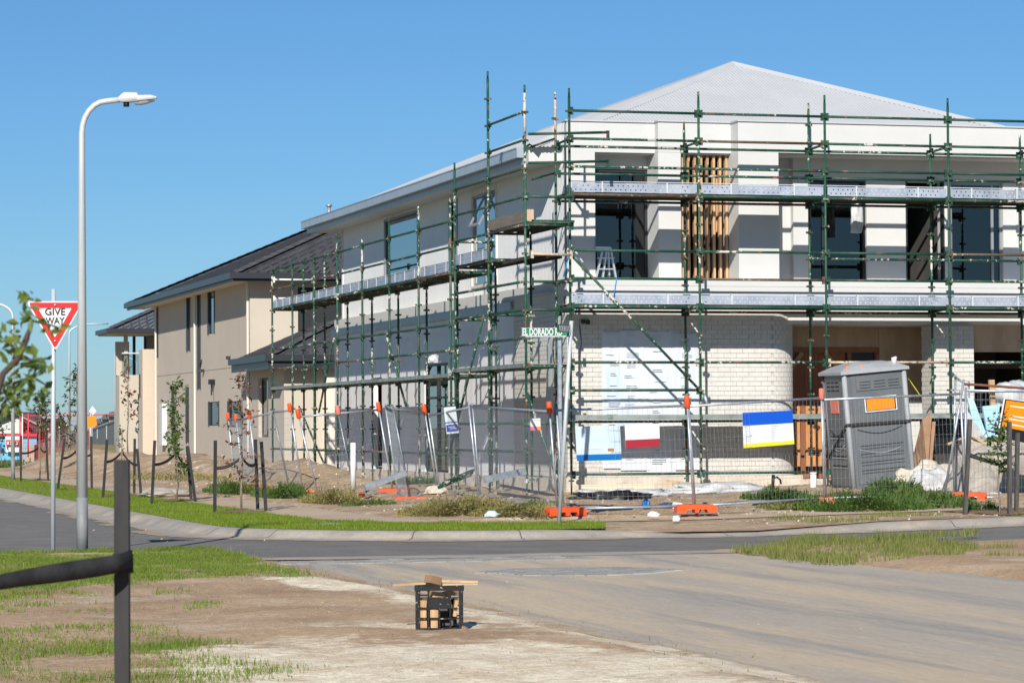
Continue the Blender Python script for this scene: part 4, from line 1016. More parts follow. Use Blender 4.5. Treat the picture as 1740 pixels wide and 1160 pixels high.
for z in (-.0555, .0555): MB().bar(a1 - fwd * .014 + Vector((0, 0, z)), a1 - right * .70 - fwd * .014 + Vector((0, 0, z)), .006, .005).build('edge_line', SIGNW, b1)
MB().bar(a1 - right * .02 - Vector((0, 0, .065)), a1 - right * .64 - Vector((0, 0, .065)), .03, .014).build('bracket', GALV, Nn)
d2 = (-right * .19 - fwd * .62); b2, a2, n2 = blade(p0 + Vector((0, 0, .085)), d2, .64, .115, SIGNGD, 'name_blade')
side = n2 if n2.dot(fwd) < 0 else -n2
text('RODEO LA', .115, a2 + d2.normalized() * .62 + side * .016 + Vector((0, 0, -.04)), -d2, (0, 0, 1), SIGNW, b2, sx=1.05, bold=.002)
for z in (-.0555, .0555): MB().bar(a2 + side * .014 + Vector((0, 0, z)), a2 + d2.normalized() * .64 + side * .014 + Vector((0, 0, z)), .005, .004).build('edge_line', SIGNW, b2)
# straight galvanised post standing behind it
q = at_y(952, 868, -1.6); tag(MB().box((q.x - .03, -1.63, q.z - .1), (q.x + .03, -1.57, at_y(951, 578, -1.6).z)).build('steel_post', GALV), 'straight square galvanised post behind the leaning street name pole', 'post')

# ================================================================== TEMPORARY FENCING
FG = 'temporary mesh fence panels'
def panel(bl_, br_, tr_, tl_, label, wires=(.075, .15), capL=None, capR=None, midrail=False):
    """tube frame and welded wires between four corners"""
    bl_, br_, tr_, tl_ = map(Vector, (bl_, br_, tr_, tl_)); t = thing('site_fence', label, 'fence panel', (bl_ + br_) / 2, FG)
    f = MB(); r = .019
    lh = (tl_ - bl_).normalized(); rh = (tr_ - br_).normalized()
    f.tube(bl_ - lh * .04, tl_ + lh * .05, r, n=7).tube(br_ - rh * .04, tr_ + rh * .05, r, n=7).tube(bl_, br_, r, n=7).tube(tl_, tr_, r, n=7)
    f.build('frame', GALV, t)
    m = MB(); L = (br_ - bl_).length; Hh = (tl_ - bl_).length; nv = int(L / wires[0]); nh = int(Hh / wires[1])
    for i in range(1, nv):
        s = i / nv; m.tube(bl_.lerp(br_, s), tl_.lerp(tr_, s), .0017, n=3, cap=False)
    for j in range(1, nh):
        s = j / nh; m.tube(bl_.lerp(tl_, s), br_.lerp(tr_, s), .0021, n=3, cap=False)
    tag(m.build('wire_mesh', GALV, t), kind='stuff')
    for top, ax_, cm in ((tl_, lh, capL), (tr_, rh, capR)):
        if cm:
            sleeve = MB().path([top - ax_ * .03, top - ax_ * .02, top + ax_ * .12, top + ax_ * .15], [.036, .047, .043, .036], 8); sleeve.build('clamp_sleeve', cm, t)
    return t
def post_px(ub, vb, ut, vt, z=None, y=None, lean=0.0):
    bpt = at_z(ub, vb, z) if y is None else at_y(ub, vb, y)
    return bpt, at_d(ut, vt, depth(bpt) + lean)
FP = {}
FP['a'] = post_px(400, 822, 388, 712, z=.24); FP['b'] = post_px(438, 827, 424, 709, z=.26)
FP['a2'] = post_px(414, 826, 402, 715, z=.22)
FP['c'] = post_px(492, 831, 464, 700, z=.22); FP['d'] = post_px(515, 834, 493, 697, z=.22)
FP['d2'] = post_px(541, 845, 508, 708, z=.20); FP['e'] = post_px(603, 840, 575, 702, z=.25)
FP['f'] = post_px(668, 836, 644, 696, z=.27); FP['f2'] = post_px(676, 838, 655, 690, z=.26); FP['g'] = post_px(697, 846, 668, 694, z=.24)
FP['h'] = post_px(743, 832, 722, 701, z=.34); FP['h2'] = post_px(747, 834, 729, 706, z=.32); FP['i'] = post_px(813, 842, 797, 692, z=.30)
FP['i2'] = post_px(816, 847, 803, 690, z=.26); FP['j'] = post_px(947, 862, 934, 699, y=-7.6)
FP['k'] = post_px(957, 864, 946, 697, y=-7.7); FP['l'] = post_px(1179, 859, 1168, 689, y=-7.9)
FP['l2'] = post_px(1181, 859, 1170, 690, y=-7.88); FP['m'] = post_px(1401, 846, 1396, 676, y=-7.0)
FP['m2'] = post_px(1403, 846, 1398, 679, y=-6.98); FP['n'] = post_px(1640, 838, 1632, 669, y=-6.4)
def pan(a, c, label, **k):
    A, B_ = FP[a], FP[c]; return panel(A[0], B_[0], B_[1], A[1], label, **k)
pan('a', 'b', 'narrow leaning fence panel farthest left, orange clamps on top', capL=ORANGE, capR=ORANGE)
pan('a2', 'c', 'fence panel in front of the beige house wing window', capL=ORANGE)
pan('c', 'd', 'short fence panel behind the two leaning orange-capped posts', capR=ORANGE)
pan('d2', 'e', 'leaning fence panel between the low orange cap and the faded pink cap', capL=ORANGE, capR=ORANGEF)
pan('e', 'f', 'leaning fence panel right of the faded pink cap', capR=ORANGE)
pan('f2', 'g', 'very narrow fence panel seen almost edge-on left of the blue-labelled sign')
pan('g', 'h', 'fence panel with top rail sloping down right above the stacked orange blocks', capR=ORANGE)
pan('h2', 'i', 'fence panel carrying the white sign with navy lower half')
pan('i2', 'j', 'wide dense fence panel left of the leaning street name pole', wires=(.085, .15), capR=ORANGE)
pan('k', 'l', 'fence panel carrying the pale blue picture board and the maroon board', capR=ORANGE)
pan('l2', 'm', 'fence panel carrying the blue, white and yellow notice', capR=ORANGEF)
pan('m2', 'n', 'fence panel in front of the grey portable toilet')
R0 = post_px(1606, 832, 1637, 650, y=-6.2); R1 = post_px(1632, 838, 1634, 640, y=-6.15); R2 = post_px(1640, 845, 1641, 645, y=-6.3)
panel(R0[0], R1[0] + Vector((0, .25, 0)), R1[1] + Vector((0, .25, 0)), R0[1], 'folded-back fence panel leaning at the right of the toilet')
panel(R2[0], at_y(1850, 842, -6.0), at_y(1850, 668, -6.0), at_y(1641, 663, -6.3), 'fence panel carrying the big orange sign at the right edge')
# orange feet
def foot(p, ang, label, m=ORANGE):
    mt = Matrix.Translation(Vector(p)) @ Matrix.Rotation(R(ang), 4, 'Z'); L, W, Hh = .31, .115, .125
    b = MB(); pr_ = [(-L, 0), (-L * .98, Hh * .75), (-L * .8, Hh), (L * .8, Hh), (L * .98, Hh * .75), (L, 0), (L * .55, 0), (L * .48, Hh * .42), (L * .12, Hh * .42), (L * .08, 0), (-L * .08, 0), (-L * .12, Hh * .42), (-L * .48, Hh * .42), (-L * .55, 0)]
    b.prism([mt @ Vector((x, -W, z)) for x, z in pr_], (mt.to_3x3() @ Vector((0, 2 * W, 0))))
    t = thing('fence_block', label, 'fence foot', p, 'orange plastic fence feet')
    b.build('block', m, t)
    h = MB()
    for x in (-.6, -.2, .2, .6): h.tube(mt @ Vector((x * L, 0, Hh * .9)), mt @ Vector((x * L, 0, Hh + .006)), .024, n=8)
    h.build('socket', mat('foot_socket', (.18, .03, .01), rough=.8), t)
    return t
for key, da, lab in (('a2', 5, 'orange foot block under the farthest left fence panels'), ('b', 0, 'orange foot block half hidden by red leaves of the staked sapling'), ('c', 0, 'orange foot block right of the two black stakes with red-leaved sapling'), ('d', 8, 'orange foot block under the two leaning orange-capped posts'),
                     ('d2', 0, 'faded orange foot block nearest the path on the left'), ('e', 80, 'orange foot block seen end-on under the pink-capped post'), ('f', -8, 'larger upper orange foot block of the stacked pair'), ('g', 6, 'lower orange foot block in front of the stacked pair'),
                     ('k', 25, 'bright orange foot block behind the leaning street name pole'), ('l', 8, 'bright orange foot block on bare dirt under the maroon board panel'), ('m', 70, 'broken faded orange foot block left of the toilet grass'), ('n', -12, 'orange foot block beside the right weathered stake')):
    p = FP[key][0]; zz = site_h(p.x, p.y) if key not in 'f' else p.z - .05
    foot((p.x, p.y - .08, min(p.z - .1, zz + .05) if key != 'f' else p.z - .06), da - 15 if key != 'm' else da, lab, ORANGEF if key in ('d2', 'm') else ORANGE)

# boards tied to the fence
def board(corners, m, name, label, bands=(), thick=.006, off=.04, cat='sign'):
    """corners px (tl,tr,br,bl) on the fence plane y; bands: (v0, v1, u0, u1, material) in board fractions"""
    P4 = corners; nrm = (P4[1] - P4[0]).cross(P4[3] - P4[0]).normalized()
    if nrm.dot(fwd) > 0: nrm = -nrm
    P4 = [p + nrm * off for p in P4]; t = thing(name, label, cat, P4[3])
    MB().prism(P4, -nrm * thick).build('panel', m, t)
    def Q(u, v): return P4[0].lerp(P4[1], u).lerp(P4[3].lerp(P4[2], u), v)
    for i, (v0, v1, u0, u1, bm, nm) in enumerate(bands):
        MB().prism([Q(u0, v0) + nrm * (.002 + .0004 * i), Q(u1, v0) + nrm * (.002 + .0004 * i), Q(u1, v1) + nrm * (.002 + .0004 * i), Q(u0, v1) + nrm * (.002 + .0004 * i)], nrm * .001).build(nm, bm, t)
    return t, Q, nrm
def py4(pts, y): return [at_y(u, v, y) for u, v in pts]
lines = [(.42 + .055 * k, .432 + .055 * k, .05, .05 + w_, INK, 'print_line') for k, w_ in enumerate((.09, .08, .1, .1, .13, .1, .09, .08))] + [(.42 + .055 * k, .43 + .055 * k, .55, .55 + w_, INK, 'print_line') for k, w_ in enumerate((.16, .14, .07, .09, .08, .08, .07, .06))]
board(py4([(1260, 701), (1345, 697), (1348, 754), (1262, 761)], -7.45), SIGNW, 'site_notice', 'white notice board with blue top and yellow foot on the fence', [(0, .37, 0, 1, BLUE, 'blue_band'), (.89, 1, 0, 1, YELLOW, 'yellow_band')] + lines)
board(py4([(976, 724.5), (1052, 722), (1055, 781), (979, 783)], -7.75), PALEB, 'site_notice', 'pale blue picture board with solid blue foot on the fence', [(.82, 1, 0, 1, BLUE2, 'blue_band'), (.66, .74, .70, .84, CARD, 'house_picture'), (.74, .79, .76, .82, TIMBER, 'house_picture'), (.62, .66, .1, .6, SIGNW, 'hill_picture')])
board(py4([(1060, 721), (1119, 719), (1120, 758), (1062, 761)], -7.86), SIGNW, 'site_notice', 'white board with maroon lower third on the fence', [(.66, 1, 0, 1, MAROON, 'maroon_band')])
dj = depth(FP['h2'][0].lerp(FP['i'][0], .4))
board([at_d(u, v, dj - .1) for u, v in ((754, 692), (774, 690), (780, 735), (759, 737))], mat('pale_grey_sign', (.5, .55, .57), rough=.4), 'site_notice', 'small upright grey-white sign with navy lower half on the leaning fence', [(.56, .60, 0, 1, NAVY, 'navy_band'), (.66, .93, .04, .96, NAVY, 'navy_band'), (.74, .76, .2, .75, INK, 'print_line'), (.80, .82, .3, .85, INK, 'print_line')])
dj = depth(FP['i2'][0].lerp(FP['j'][0], .7))
board([at_d(u, v, dj - .1) for u, v in ((901, 711), (918, 710), (919, 731), (901, 731))], SIGNW, 'site_notice', 'tiny white sign with pink and orange foot on the fence', [(.68, 1, 0, .55, PINK, 'pink_band'), (.68, 1, .55, 1, ORSIGN, 'orange_band')])
ob, Q, nr = board(py4([(1704, 676), (1860, 696), (1852, 776), (1692, 742)], -6.45), SIGNW, 'site_notice', 'large orange and black advertising sign at the right edge', [(.02, 1, .015, 1, SIGNB, 'black_field'), (.05, .72, .03, 1, ORSIGN, 'orange_field'), (.16, .19, .08, 1, SIGNW, 'white_line'), (.40, .43, .09, 1, SIGNW, 'white_line'), (.48, .51, .09, 1, SIGNW, 'white_line'), (.61, .64, .1, 1, SIGNW, 'white_line')])
text('2 12', .12, Q(.06, .92) + nr * .01, Q(1, .9) - Q(0, .9), (0, 0, 1), SIGNW, ob)

# ================================================================== PORTABLE TOILET
lp = at_y(1450, 836, -2.6); T = thing('portable_toilet', 'grey moulded plastic portable toilet leaning behind the fence', 'portable toilet', lp)
TM = Matrix.Translation(lp) @ Matrix.Rotation(R(-5), 4, 'Y') @ Matrix.Rotation(R(-4), 4, 'Z')
W_, D_, H_ = 1.14, 1.18, 2.02
def tb(name, m, lo, hi, parent=T): return MB().box(lo, hi, TM).build(name, m, parent)
tb('body', LOO, (.02, .02, .0), (W_ - .02, D_ - .02, H_))
for x in (0, W_): MB().tube(TM @ Vector((x + (.03 if not x else -.03), .03, 0)), TM @ Vector((x + (.03 if not x else -.03), .03, H_)), .045, n=10).build('corner_post', LOOL, T)
MB().tube(TM @ Vector((.03, D_ - .03, 0)), TM @ Vector((.03, D_ - .03, H_)), .04, n=8).build('corner_post', LOO, T)
rows = []
rf_ = [(-.05, -.05, 0), (-.05, -.05, .05), (.12, .12, .13), (.32, .32, .185), (W_ / 2, D_ / 2, .20)]
b = MB()
for ex, ey, z in rf_:
    rows.append([TM @ Vector(p) for p in ((ex, ey, H_ + z), (W_ / 2, ey - .0, H_ + z + (.03 if 0 < z < .18 else 0)), (W_ - ex, ey, H_ + z), (W_ - ex, D_ - ey, H_ + z), (ex, D_ - ey, H_ + z), (ex, ey, H_ + z))])
b.grid(rows); rt = b.build('roof', LOOL, T)
for x in (.10, .36): MB().tube(TM @ Vector((x, .03, H_ + .06)), TM @ Vector((x, .03, H_ + .14)), .018).build('roof_clip', ORSIGN, rt)
MB().path([TM @ Vector((.98, .1, H_ + .1)), TM @ Vector((.98, .1, H_ + .2)), TM @ Vector((1.03, .1, H_ + .22))], [.05, .05, .02], 8).build('vent_pipe', SIGNW, rt)
# front panel relief: louvres, sign, ribs
fp = tb('front_panel', LOO, (.13, .004, .12), (W_ - .10, .03, H_ - .04))
tb('vent_panel', LOO, (.22, -.012, 1.72), (1.04, .006, 1.95), fp)
for g_ in range(3):
    for k in range(3): tb('louvre', LOOD, (.28 + g_ * .26, -.016, 1.76 + k * .05), (.48 + g_ * .26, -.010, 1.772 + k * .05), fp)
for i, z in enumerate((.34, .48, .62, .76)):
    tb('rib_groove', LOOD, (.20, -.002, z), (.98, .008, z + .016), fp); tb('rib', LOO, (.20, -.016, z - .035), (.98, .006, z), fp)
sg = tb('notice', SIGNW, (.34, -.022, 1.34), (.92, -.010, 1.60), T)
tb('notice_field', SIGNB, (.36, -.026, 1.36), (.90, -.021, 1.58), sg); tb('notice_field', ORSIGN, (.375, -.029, 1.37), (.875, -.0255, 1.565), sg)
for zz_, sgn in ((1.06, 1), (.72, 1)):
    MB().path([TM @ Vector((.18 + .8 * k / 10, -.004, zz_ - .09 * math.sin(math.pi * k / 10))) for k in range(11)], .007, 5).build('moulded_curve', LOOD if zz_ > 1 else LOOL, fp)
# left side panel
sp_ = tb('side_panel', LOO, (.0, .12, .1), (.03, D_ - .12, H_ - .05))
for k in range(3):
    for j in range(3): tb('louvre', LOOD, (-.006, .28 + j * .24, 1.74 + k * .07), (.004, .46 + j * .24, 1.765 + k * .07), sp_)
for i in range(4): tb('rib_groove', LOOD, (-.004, .2, .42 + i * .17), (.004, .98, .455 + i * .17), sp_); 
for i in range(4): tb('rib', LOOL, (-.014, .2, .405 + i * .17), (.003, .98, .42 + i * .17), sp_)
sg = tb('notice', ORANGEF, (-.010, .38, 1.36), (.002, .82, 1.58), sp_)
MB().path([TM @ Vector((-.006, .25 + .7 * k / 10, 1.08 - .12 * math.sin(math.pi * k / 10))) for k in range(11)], .008, 5).build('moulded_curve', LOOD, sp_)
MB().path([TM @ Vector((-.006, .25 + .7 * k / 10, .80 - .10 * math.sin(math.pi * k / 10))) for k in range(11)], .008, 5).build('moulded_curve', LOOL, sp_)
# strap tying it back
st = thing('ratchet_strap', 'black strap tied round the grey portable toilet', 'strap', TM @ Vector((.5, -.02, 1.17)))
MB().bar(TM @ Vector((-.02, -.03, 1.16)), TM @ Vector((W_ + .01, -.03, 1.13)), .02, .045).bar(TM @ Vector((-.03, -.02, 1.16)), TM @ Vector((-.03, D_, .55)), .02, .03).build('webbing', STRAP, st)
tag(MB().path([TM @ Vector((1.06, .02, H_ + .06)), at_y(1545, 645, -2.3), at_y(1563, 671, -4.5), at_y(1558, 674, -6.6)], .009, 5).build('rope', ROPEY), 'thin yellow rope from the toilet roof to the fence rail', 'rope')

# ================================================================== STAKES, STRAPS AND SAPLINGS
def stake(pb, pt, label, m=BLACKS, wd=.05, group='black tree stakes'):
    pb, pt = Vector(pb), Vector(pt); t = MB().bar(pb - (pt - pb).normalized() * .08, pt, wd, wd); o = t.build('tree_stake', m); ORG[o.name] = ORG.get(o.name); return tag(o, label, 'stake', group)
def strap(p, q, sag, label, wd=.055, group='tree tie straps'):
    p, q = Vector(p), Vector(q); b = MB(); rows = []
    for i in range(9):
        s = i / 8; c = p.lerp(q, s) + Vector((0, 0, -sag * 4 * s * (1 - s))); tw = R(25) * math.sin(s * 4)
        v_ = Vector((0, math.sin(tw), math.cos(tw))) * wd / 2; rows.append([c - v_, c + v_])
    b.grid(rows, True); o = b.build('tree_strap', STRAP)
    md = o.modifiers.new('thick', 'SOLIDIFY'); md.thickness = .008
    return tag(o, label, 'strap', group)
def leaves(name, pts, sz, m, parent, org, asp=.45, n_per=1, seed=1):
    rr = random.Random(seed); V, F, T_ = [], [], []
    for p in pts:
        for _ in range(n_per):
            a = Vector((rr.gauss(0, 1), rr.gauss(0, 1), rr.gauss(-.25, .7))).normalized(); s = sz * rr.uniform(.6, 1.25)
            b_ = a.cross(Vector((rr.gauss(0, 1), rr.gauss(0, 1), rr.gauss(0, 1)))).normalized(); nn = a.cross(b_)
            q = Vector(p) - Vector(org); k = len(V)
            V += [tuple(q), tuple(q + a * s * .5 + b_ * s * asp * .5 + nn * s * .08), tuple(q + a * s - nn * s * .1), tuple(q + a * s * .5 - b_ * s * asp * .5 + nn * s * .08)]
            F.append((k, k + 1, k + 2)); F.append((k, k + 2, k + 3)); tv = rr.random(); T_ += [tv, tv]
    o = bpy.data.objects.new(name, tone_mesh(name, V, F, T_, m)); C.objects.link(o); o.parent = parent; ORG[o.name] = Vector(org); return o
def sapling(base, hgt, label, m, spread=.25, nleaf=220, lz=.35, sz=.09, seed=3, lean=(0, 0), group='staked young trees', twigs=14, name='sapling'):
    base = Vector(base); rr = random.Random(seed); t = thing(name, label, 'tree', base, group); tr = MB(); pts = []
    top = base + Vector((lean[0], lean[1], hgt)); spine = [base - Vector((0, 0, .05))]
    for i in range(1, 7): spine.append(base.lerp(top, i / 6) + Vector((rr.gauss(0, .02), rr.gauss(0, .02), 0)))
    tr.path(spine, [.016 * hgt / 2 * (1 - .13 * i) + .003 for i in range(7)], 6)
    for k in range(twigs):
        s = lz + (1 - lz) * (k + rr.random()) / twigs; p = base.lerp(top, s); a = rr.uniform(0, 6.28); ln_ = spread * rr.uniform(.5, 1.2) * (1.15 - .6 * s)
        q = p + Vector((math.cos(a) * ln_, math.sin(a) * ln_, ln_ * rr.uniform(.3, 1.0))); tr.tube(p, q, .006, .002, n=4)
        for _ in range(int(nleaf / twigs)): pts.append(p.lerp(q, rr.uniform(.2, 1.1)) + Vector((rr.gauss(0, .05), rr.gauss(0, .05), rr.gauss(0, .05))) * (spread / .25))
    tr.build('trunk', BARK, t); leaves('crown', pts, sz, m, t, base, seed=seed + 9); return t
vzL = .12
SK = [((35.5, 818), (36, 740), 'first stake from the left, in front of the red mesh fence'), ((82, 817), (78, 738), 'second stake from the left, just behind the give way sign post'),
      ((98, 832), (110, 745), 'leaning stake between the give way post and the lamp post'), ((156, 831), (155, 741), 'stake just right of the street lamp post'),
      ((175, 845), (182, 747), 'stake left of the blurred near post with a slack strap'), ((228, 838), (229, 745), 'upright stake just right of the blurred near post'), ((240, 843), (233, 762), 'leaning stake just right of the blurred near post'),
      ((258, 856), (263, 748), 'stake left of the leafiest green sapling'), ((325, 850), (318, 758), 'left of two crossing stakes right of the leafiest sapling'), ((334, 853), (319, 757), 'right of two crossing stakes right of the leafiest sapling'),
      ((365, 871), (366, 748), 'stake left of the red-leaved sapling'), ((438, 866), (434, 746), 'left of two stakes right of the red-leaved sapling'), ((452, 868), (444, 750), 'right of two stakes right of the red-leaved sapling')]
SP = []
for i, (pb, pt, lab) in enumerate(SK):
    b_ = at_z(pb[0], pb[1], vzL)
    if i == 9: b_ = b_ + Vector((0, .12, 0))
    t_ = at_d(pt[0], pt[1], depth(b_)); SP.append((b_, t_)); stake(b_, t_, 'black ' + lab)
def on(i, s): return SP[i][0].lerp(SP[i][1], s)
trees = [((67, 816), 2.35, LEAFD, .22, 170, .55, 'sapling left of the give way sign post', 0, 1), ((131, 831), 2.9, LEAFD, .20, 150, .25, 'tall thin sapling right behind the lamp post', 2, 3),
         ((207, 842), 1.4, LEAFD, .12, 40, .6, 'almost bare sapling behind the blurred near post', 4, 6), ((299, 851), 2.25, LEAF, .26, 520, .22, 'leafiest green sapling in front of the beige wall', 7, 8), ((410, 871), 2.3, LEAFR, .24, 150, .18, 'red-leaved sapling in front of the first fence panels', 10, 11)]
for k, (px, hg, m, spd, nl, lz, lab, s0, s1) in enumerate(trees):
    bs = at_z(px[0], px[1], vzL); sapling(bs, hg, lab, m, spd, nl, lz, .11 if m != LEAF else .10, seed=20 + k)
    mid = bs + Vector((0, 0, .88))
    strap(on(s0, .62), mid + Vector((-.03, 0, 0)), .05, 'strap on the left side of the ' + lab); strap(mid + Vector((.03, 0, 0)), on(s1, .66), .07, 'strap on the right side of the ' + lab)
    b = MB(); rows = []
    for j in range(7): rows.append([(bs.x + .42 * j / 6 * math.cos(a * math.pi / 6), bs.y + .42 * j / 6 * math.sin(a * math.pi / 6), .14 + .035 * (1 - j / 6) + .02 * mn.noise((j * 1.3, a * 1.1, k))) for a in range(13)])
    b.grid(rows, True); tag(b.build('mulch_ring', MULCH), 'mulch round the ' + lab, 'mulch', kind='stuff')
# bush of dead red leaves at the second sapling foot
# right-hand staked tree
RS = [((1640, 868), (1648, 712)), ((1716, 884), (1715, 716)), ((1727, 870), (1729, 735))]; RP = []
for (pb, pt), lab in zip(RS, ('weathered grey-brown stake left of the staked tree at the right edge', 'tall weathered stake just right of the staked tree at the right edge', 'short weathered stake behind the tall one at the right edge')):
    b_ = at_y(*pb, -10.4 if pb[1] < 872 else -11.0); t_ = at_d(*pt, depth(b_)); RP.append((b_, t_)); stake(b_, t_, lab, GREYS, .055, 'weathered stakes')
rb = at_y(1698, 880, -10.75); sapling(rb, 1.42, 'small broad-leaved tree between weathered stakes at the right edge', LEAF, .24, 230, .45, .10, seed=77)
strap(RP[0][0].lerp(RP[0][1], .62), rb + Vector((0, 0, .80)), .02, 'strap from the left weathered stake to the small tree', .07); strap(rb + Vector((0, 0, .76)), RP[1][0].lerp(RP[1][1], .64), .03, 'strap from the small tree to the tall weathered stake', .06)
# foreground: blurred stake, strap, leafy branch
fs = at_d(208, 1160, 9.3); ft = at_d(209, 781, 9.3)
o = MB().box((fs.x - .023, fs.y - .023, .05), (fs.x + .023, fs.y + .023, ft.z)).build('tree_stake', BLACKS)
o.rotation_euler.z = R(-15); tag(o, 'blurred black stake close to the camera at the lower left', 'stake')
o = MB(); rows = []
for i in range(13):
    s = i / 12; u_ = 222 - s * 330; vt = 940 + 32 * s + 30 * s * s - (6 if i == 0 else 0); c_ = at_d(u_, vt, 9.25 - .5 * s); rows.append([c_, c_ - Vector((0, 0, .052 + .008 * math.sin(s * 6)))])
o.grid(rows, True); o = o.build('tree_strap', STRAP); md = o.modifiers.new('thick', 'SOLIDIFY'); md.thickness = .01; tag(o, 'wide black strap running left from the blurred near stake', 'strap')
bt = MB().box((ft.x - .028, ft.y - .028, at_d(208, 972, 9.3).z), (ft.x + .028, ft.y + .028, at_d(208, 940, 9.3).z)).build('strap_wrap', STRAP); tag(bt, 'loop of strap wrapped round the blurred near stake', 'strap')
nbz = at_d(-60, 1300, 7.6); NT = thing('sapling', 'blurred leafy sapling branch entering from the left edge', 'tree', (nbz.x, nbz.y, .05))
tr = MB(); D7 = 7.6
def q7(u, v, d=0): return at_d(u, v, D7 + d)
brs = [[(-60, 1300), (-55, 1000), (-30, 760), (5, 635), (30, 610), (45, 575), (55, 545)], [(-35, 790), (0, 700), (25, 650), (55, 640), (80, 655)], [(-50, 900), (-20, 760), (10, 690)], [(30, 610), (20, 585), (10, 570)], [(55, 545), (78, 550), (100, 556)], [(55, 545), (40, 525), (48, 500)], [(30, 610), (60, 612), (78, 618)]]
for k, br in enumerate(brs): tr.path([q7(u, v, .05 * k) for u, v in br], [.009 if k == 0 else .004] * (len(br) - 1) + [.002], 6)
tr.build('trunk', mat('dark_twig', (.07, .045, .04), rough=.8), NT)
lp_ = []; rr = random.Random(5)
for (u, v, su, sv, n_) in ((12, 575, 14, 12, 16), (25, 600, 10, 6, 8), (48, 536, 11, 8, 14), (48, 498, 9, 8, 7), (90, 556, 13, 4, 9), (45, 590, 7, 7, 6), (65, 618, 14, 8, 16), (35, 630, 14, 14, 14), (10, 660, 14, 14, 18), (25, 680, 15, 12, 20), (62, 665, 16, 10, 18), (5, 695, 12, 10, 10), (15, 560, 10, 6, 5), (5, 600, 6, 8, 5), (42, 650, 8, 8, 8)):
    for _ in range(int(n_ * 1.15)): lp_.append(q7(u + rr.gauss(0, su * .7), v + rr.gauss(0, sv * .7), rr.gauss(0, .12)))
leaves('crown', lp_, .036, LEAFN, NT, ORG[NT.name], asp=.5, seed=8)

# ================================================================== MILK CRATE AND OFFCUTS
cb0 = at_z(747, 1067, .105); K = thing('milk_crate', 'black plastic milk crate full of timber offcuts', 'crate', cb0)
KM = Matrix.Translation(cb0) @ Matrix.Rotation(R(-15.6 + 1), 4, 'Z')
KW, KH = .165, .30
def kb(m, boxes, name, parent=K):
    b = MB()
    for lo, hi in boxes: b.box(lo, hi, KM)
    return b.build(name, m, parent)
kb(CRATE, [((-KW, -KW, 0), (KW, KW, .012))], 'base')
for sx, sy_ in ((-1, -1), (1, -1), (-1, 1), (1, 1)): kb(CRATE, [((sx * KW - (.03 if sx > 0 else 0), sy_ * KW - (.03 if sy_ > 0 else 0), .012), (sx * KW + (.03 if sx < 0 else 0), sy_ * KW + (.03 if sy_ < 0 else 0), KH - .03))], 'corner_post')
R_ = KW + .006
kb(CRATE, [((-R_, -R_, KH - .03), (R_, -R_ + .022, KH)), ((-R_, R_ - .022, KH - .03), (R_, R_, KH)), ((-R_, -R_ + .022, KH - .03), (-R_ + .022, R_ - .022, KH)), ((R_ - .022, -R_ + .022, KH - .03), (R_, R_ - .022, KH))], 'rim')
for z in (.078, .150, .222):
    kb(CRATE, [((-KW, -KW + .001, z - .004), (KW, -KW + .009, z + .004)), ((-KW, KW - .009, z - .004), (KW, KW - .001, z + .004)), ((-KW + .001, -KW, z - .0035), (-KW + .009, KW, z + .0035)), ((KW - .009, -KW, z - .0035), (KW - .001, KW, z + .0035))], 'rail')
for x in (-.075, .0, .075):
    for y in (-KW, KW - .008):
        kb(CRATE, [((x - .006, y, .012), (x + .006, y + .008, KH - .03 if x else .15))], 'bar')
    for xx in (-KW, KW - .008): kb(CRATE, [((xx, x - .006, .012), (xx + .008, x + .006, KH - .03))], 'bar')
kb(CRATE, [((-.075, -KW - .002, .152), (.075, -KW + .006, .220))], 'name_panel')
OG = 'timber offcuts in the milk crate'
def offcut(lo, hi, rz, ry, label, m=TIMBER):
    c_ = (Vector(lo) + Vector(hi)) / 2; h = (Vector(hi) - Vector(lo)) / 2
    mt = KM @ Matrix.Translation(c_) @ Matrix.Rotation(R(rz), 4, 'Z') @ Matrix.Rotation(R(ry), 4, 'Y')
    return tag(MB().box(-h, h, mt).build('timber_offcut', m), label, 'timber', OG)
offcut((-.135, -.145, .014), (-.090, .06, .075), 2, 0, 'offcut in the lower left cell of the crate front')
offcut((-.06, -.148, .014), (-.012, .05, .072), 0, 0, 'pale square offcut second from left in the lowest row of the crate')
offcut((-.138, -.145, .085), (-.086, .05, .145), -2, 0, 'offcut in the left cell of the middle row of the crate', TIMBER)
offcut((-.065, -.15, .085), (-.010, .04, .146), 1, 0, 'knotty square offcut second from left in the middle row of the crate')
offcut((-.138, -.14, .155), (-.092, .05, .205), 3, 4, 'offcut in the left cell under the crate rim')
offcut((.095, -.14, .09), (.118, .06, .21), 4, 8, 'upright narrow offcut at the right inside the crate')
offcut((.05, -.02, .02), (.08, .1, .25), 10, -10, 'tall offcut leaning in the right half of the crate', DARK)  # shade of the right-hand cells put into this offcut's colour
offcut((-.06, -.10, .215), (.06, .02, .255), 12, 6, 'rough offcut lying under the rim at the middle of the crate')
offcut((-.12, .02, .02), (.12, .12, .20), 0, 0, 'timber block at the back of the crate, coloured dark for the shaded inside', DARK)  # dark of the crate's inside put into this block's colour
offcut((.04, -.1, .235), (.13, .08, .265), -25, -12, 'split offcut poking up at the right of the crate rim')
offcut((-.325, -.01, .303), (.02, .035, .318), 5, -2.5, 'long thin stick overhanging the crate to the left', TIMBERH)
offcut((-.03, .02, .316), (.27, .05, .331), -3, 1.5, 'long stick overhanging the crate to the right', TIMBERH)
offcut((.0, -.04, .301), (.265, -.015, .310), 3, -.6, 'pale lath overhanging the crate to the right', TIMBERH)
offcut((-.085, -.11, .312), (.0, -.02, .366), 35, 14, 'chunky square offcut on top of the crate', CARD)
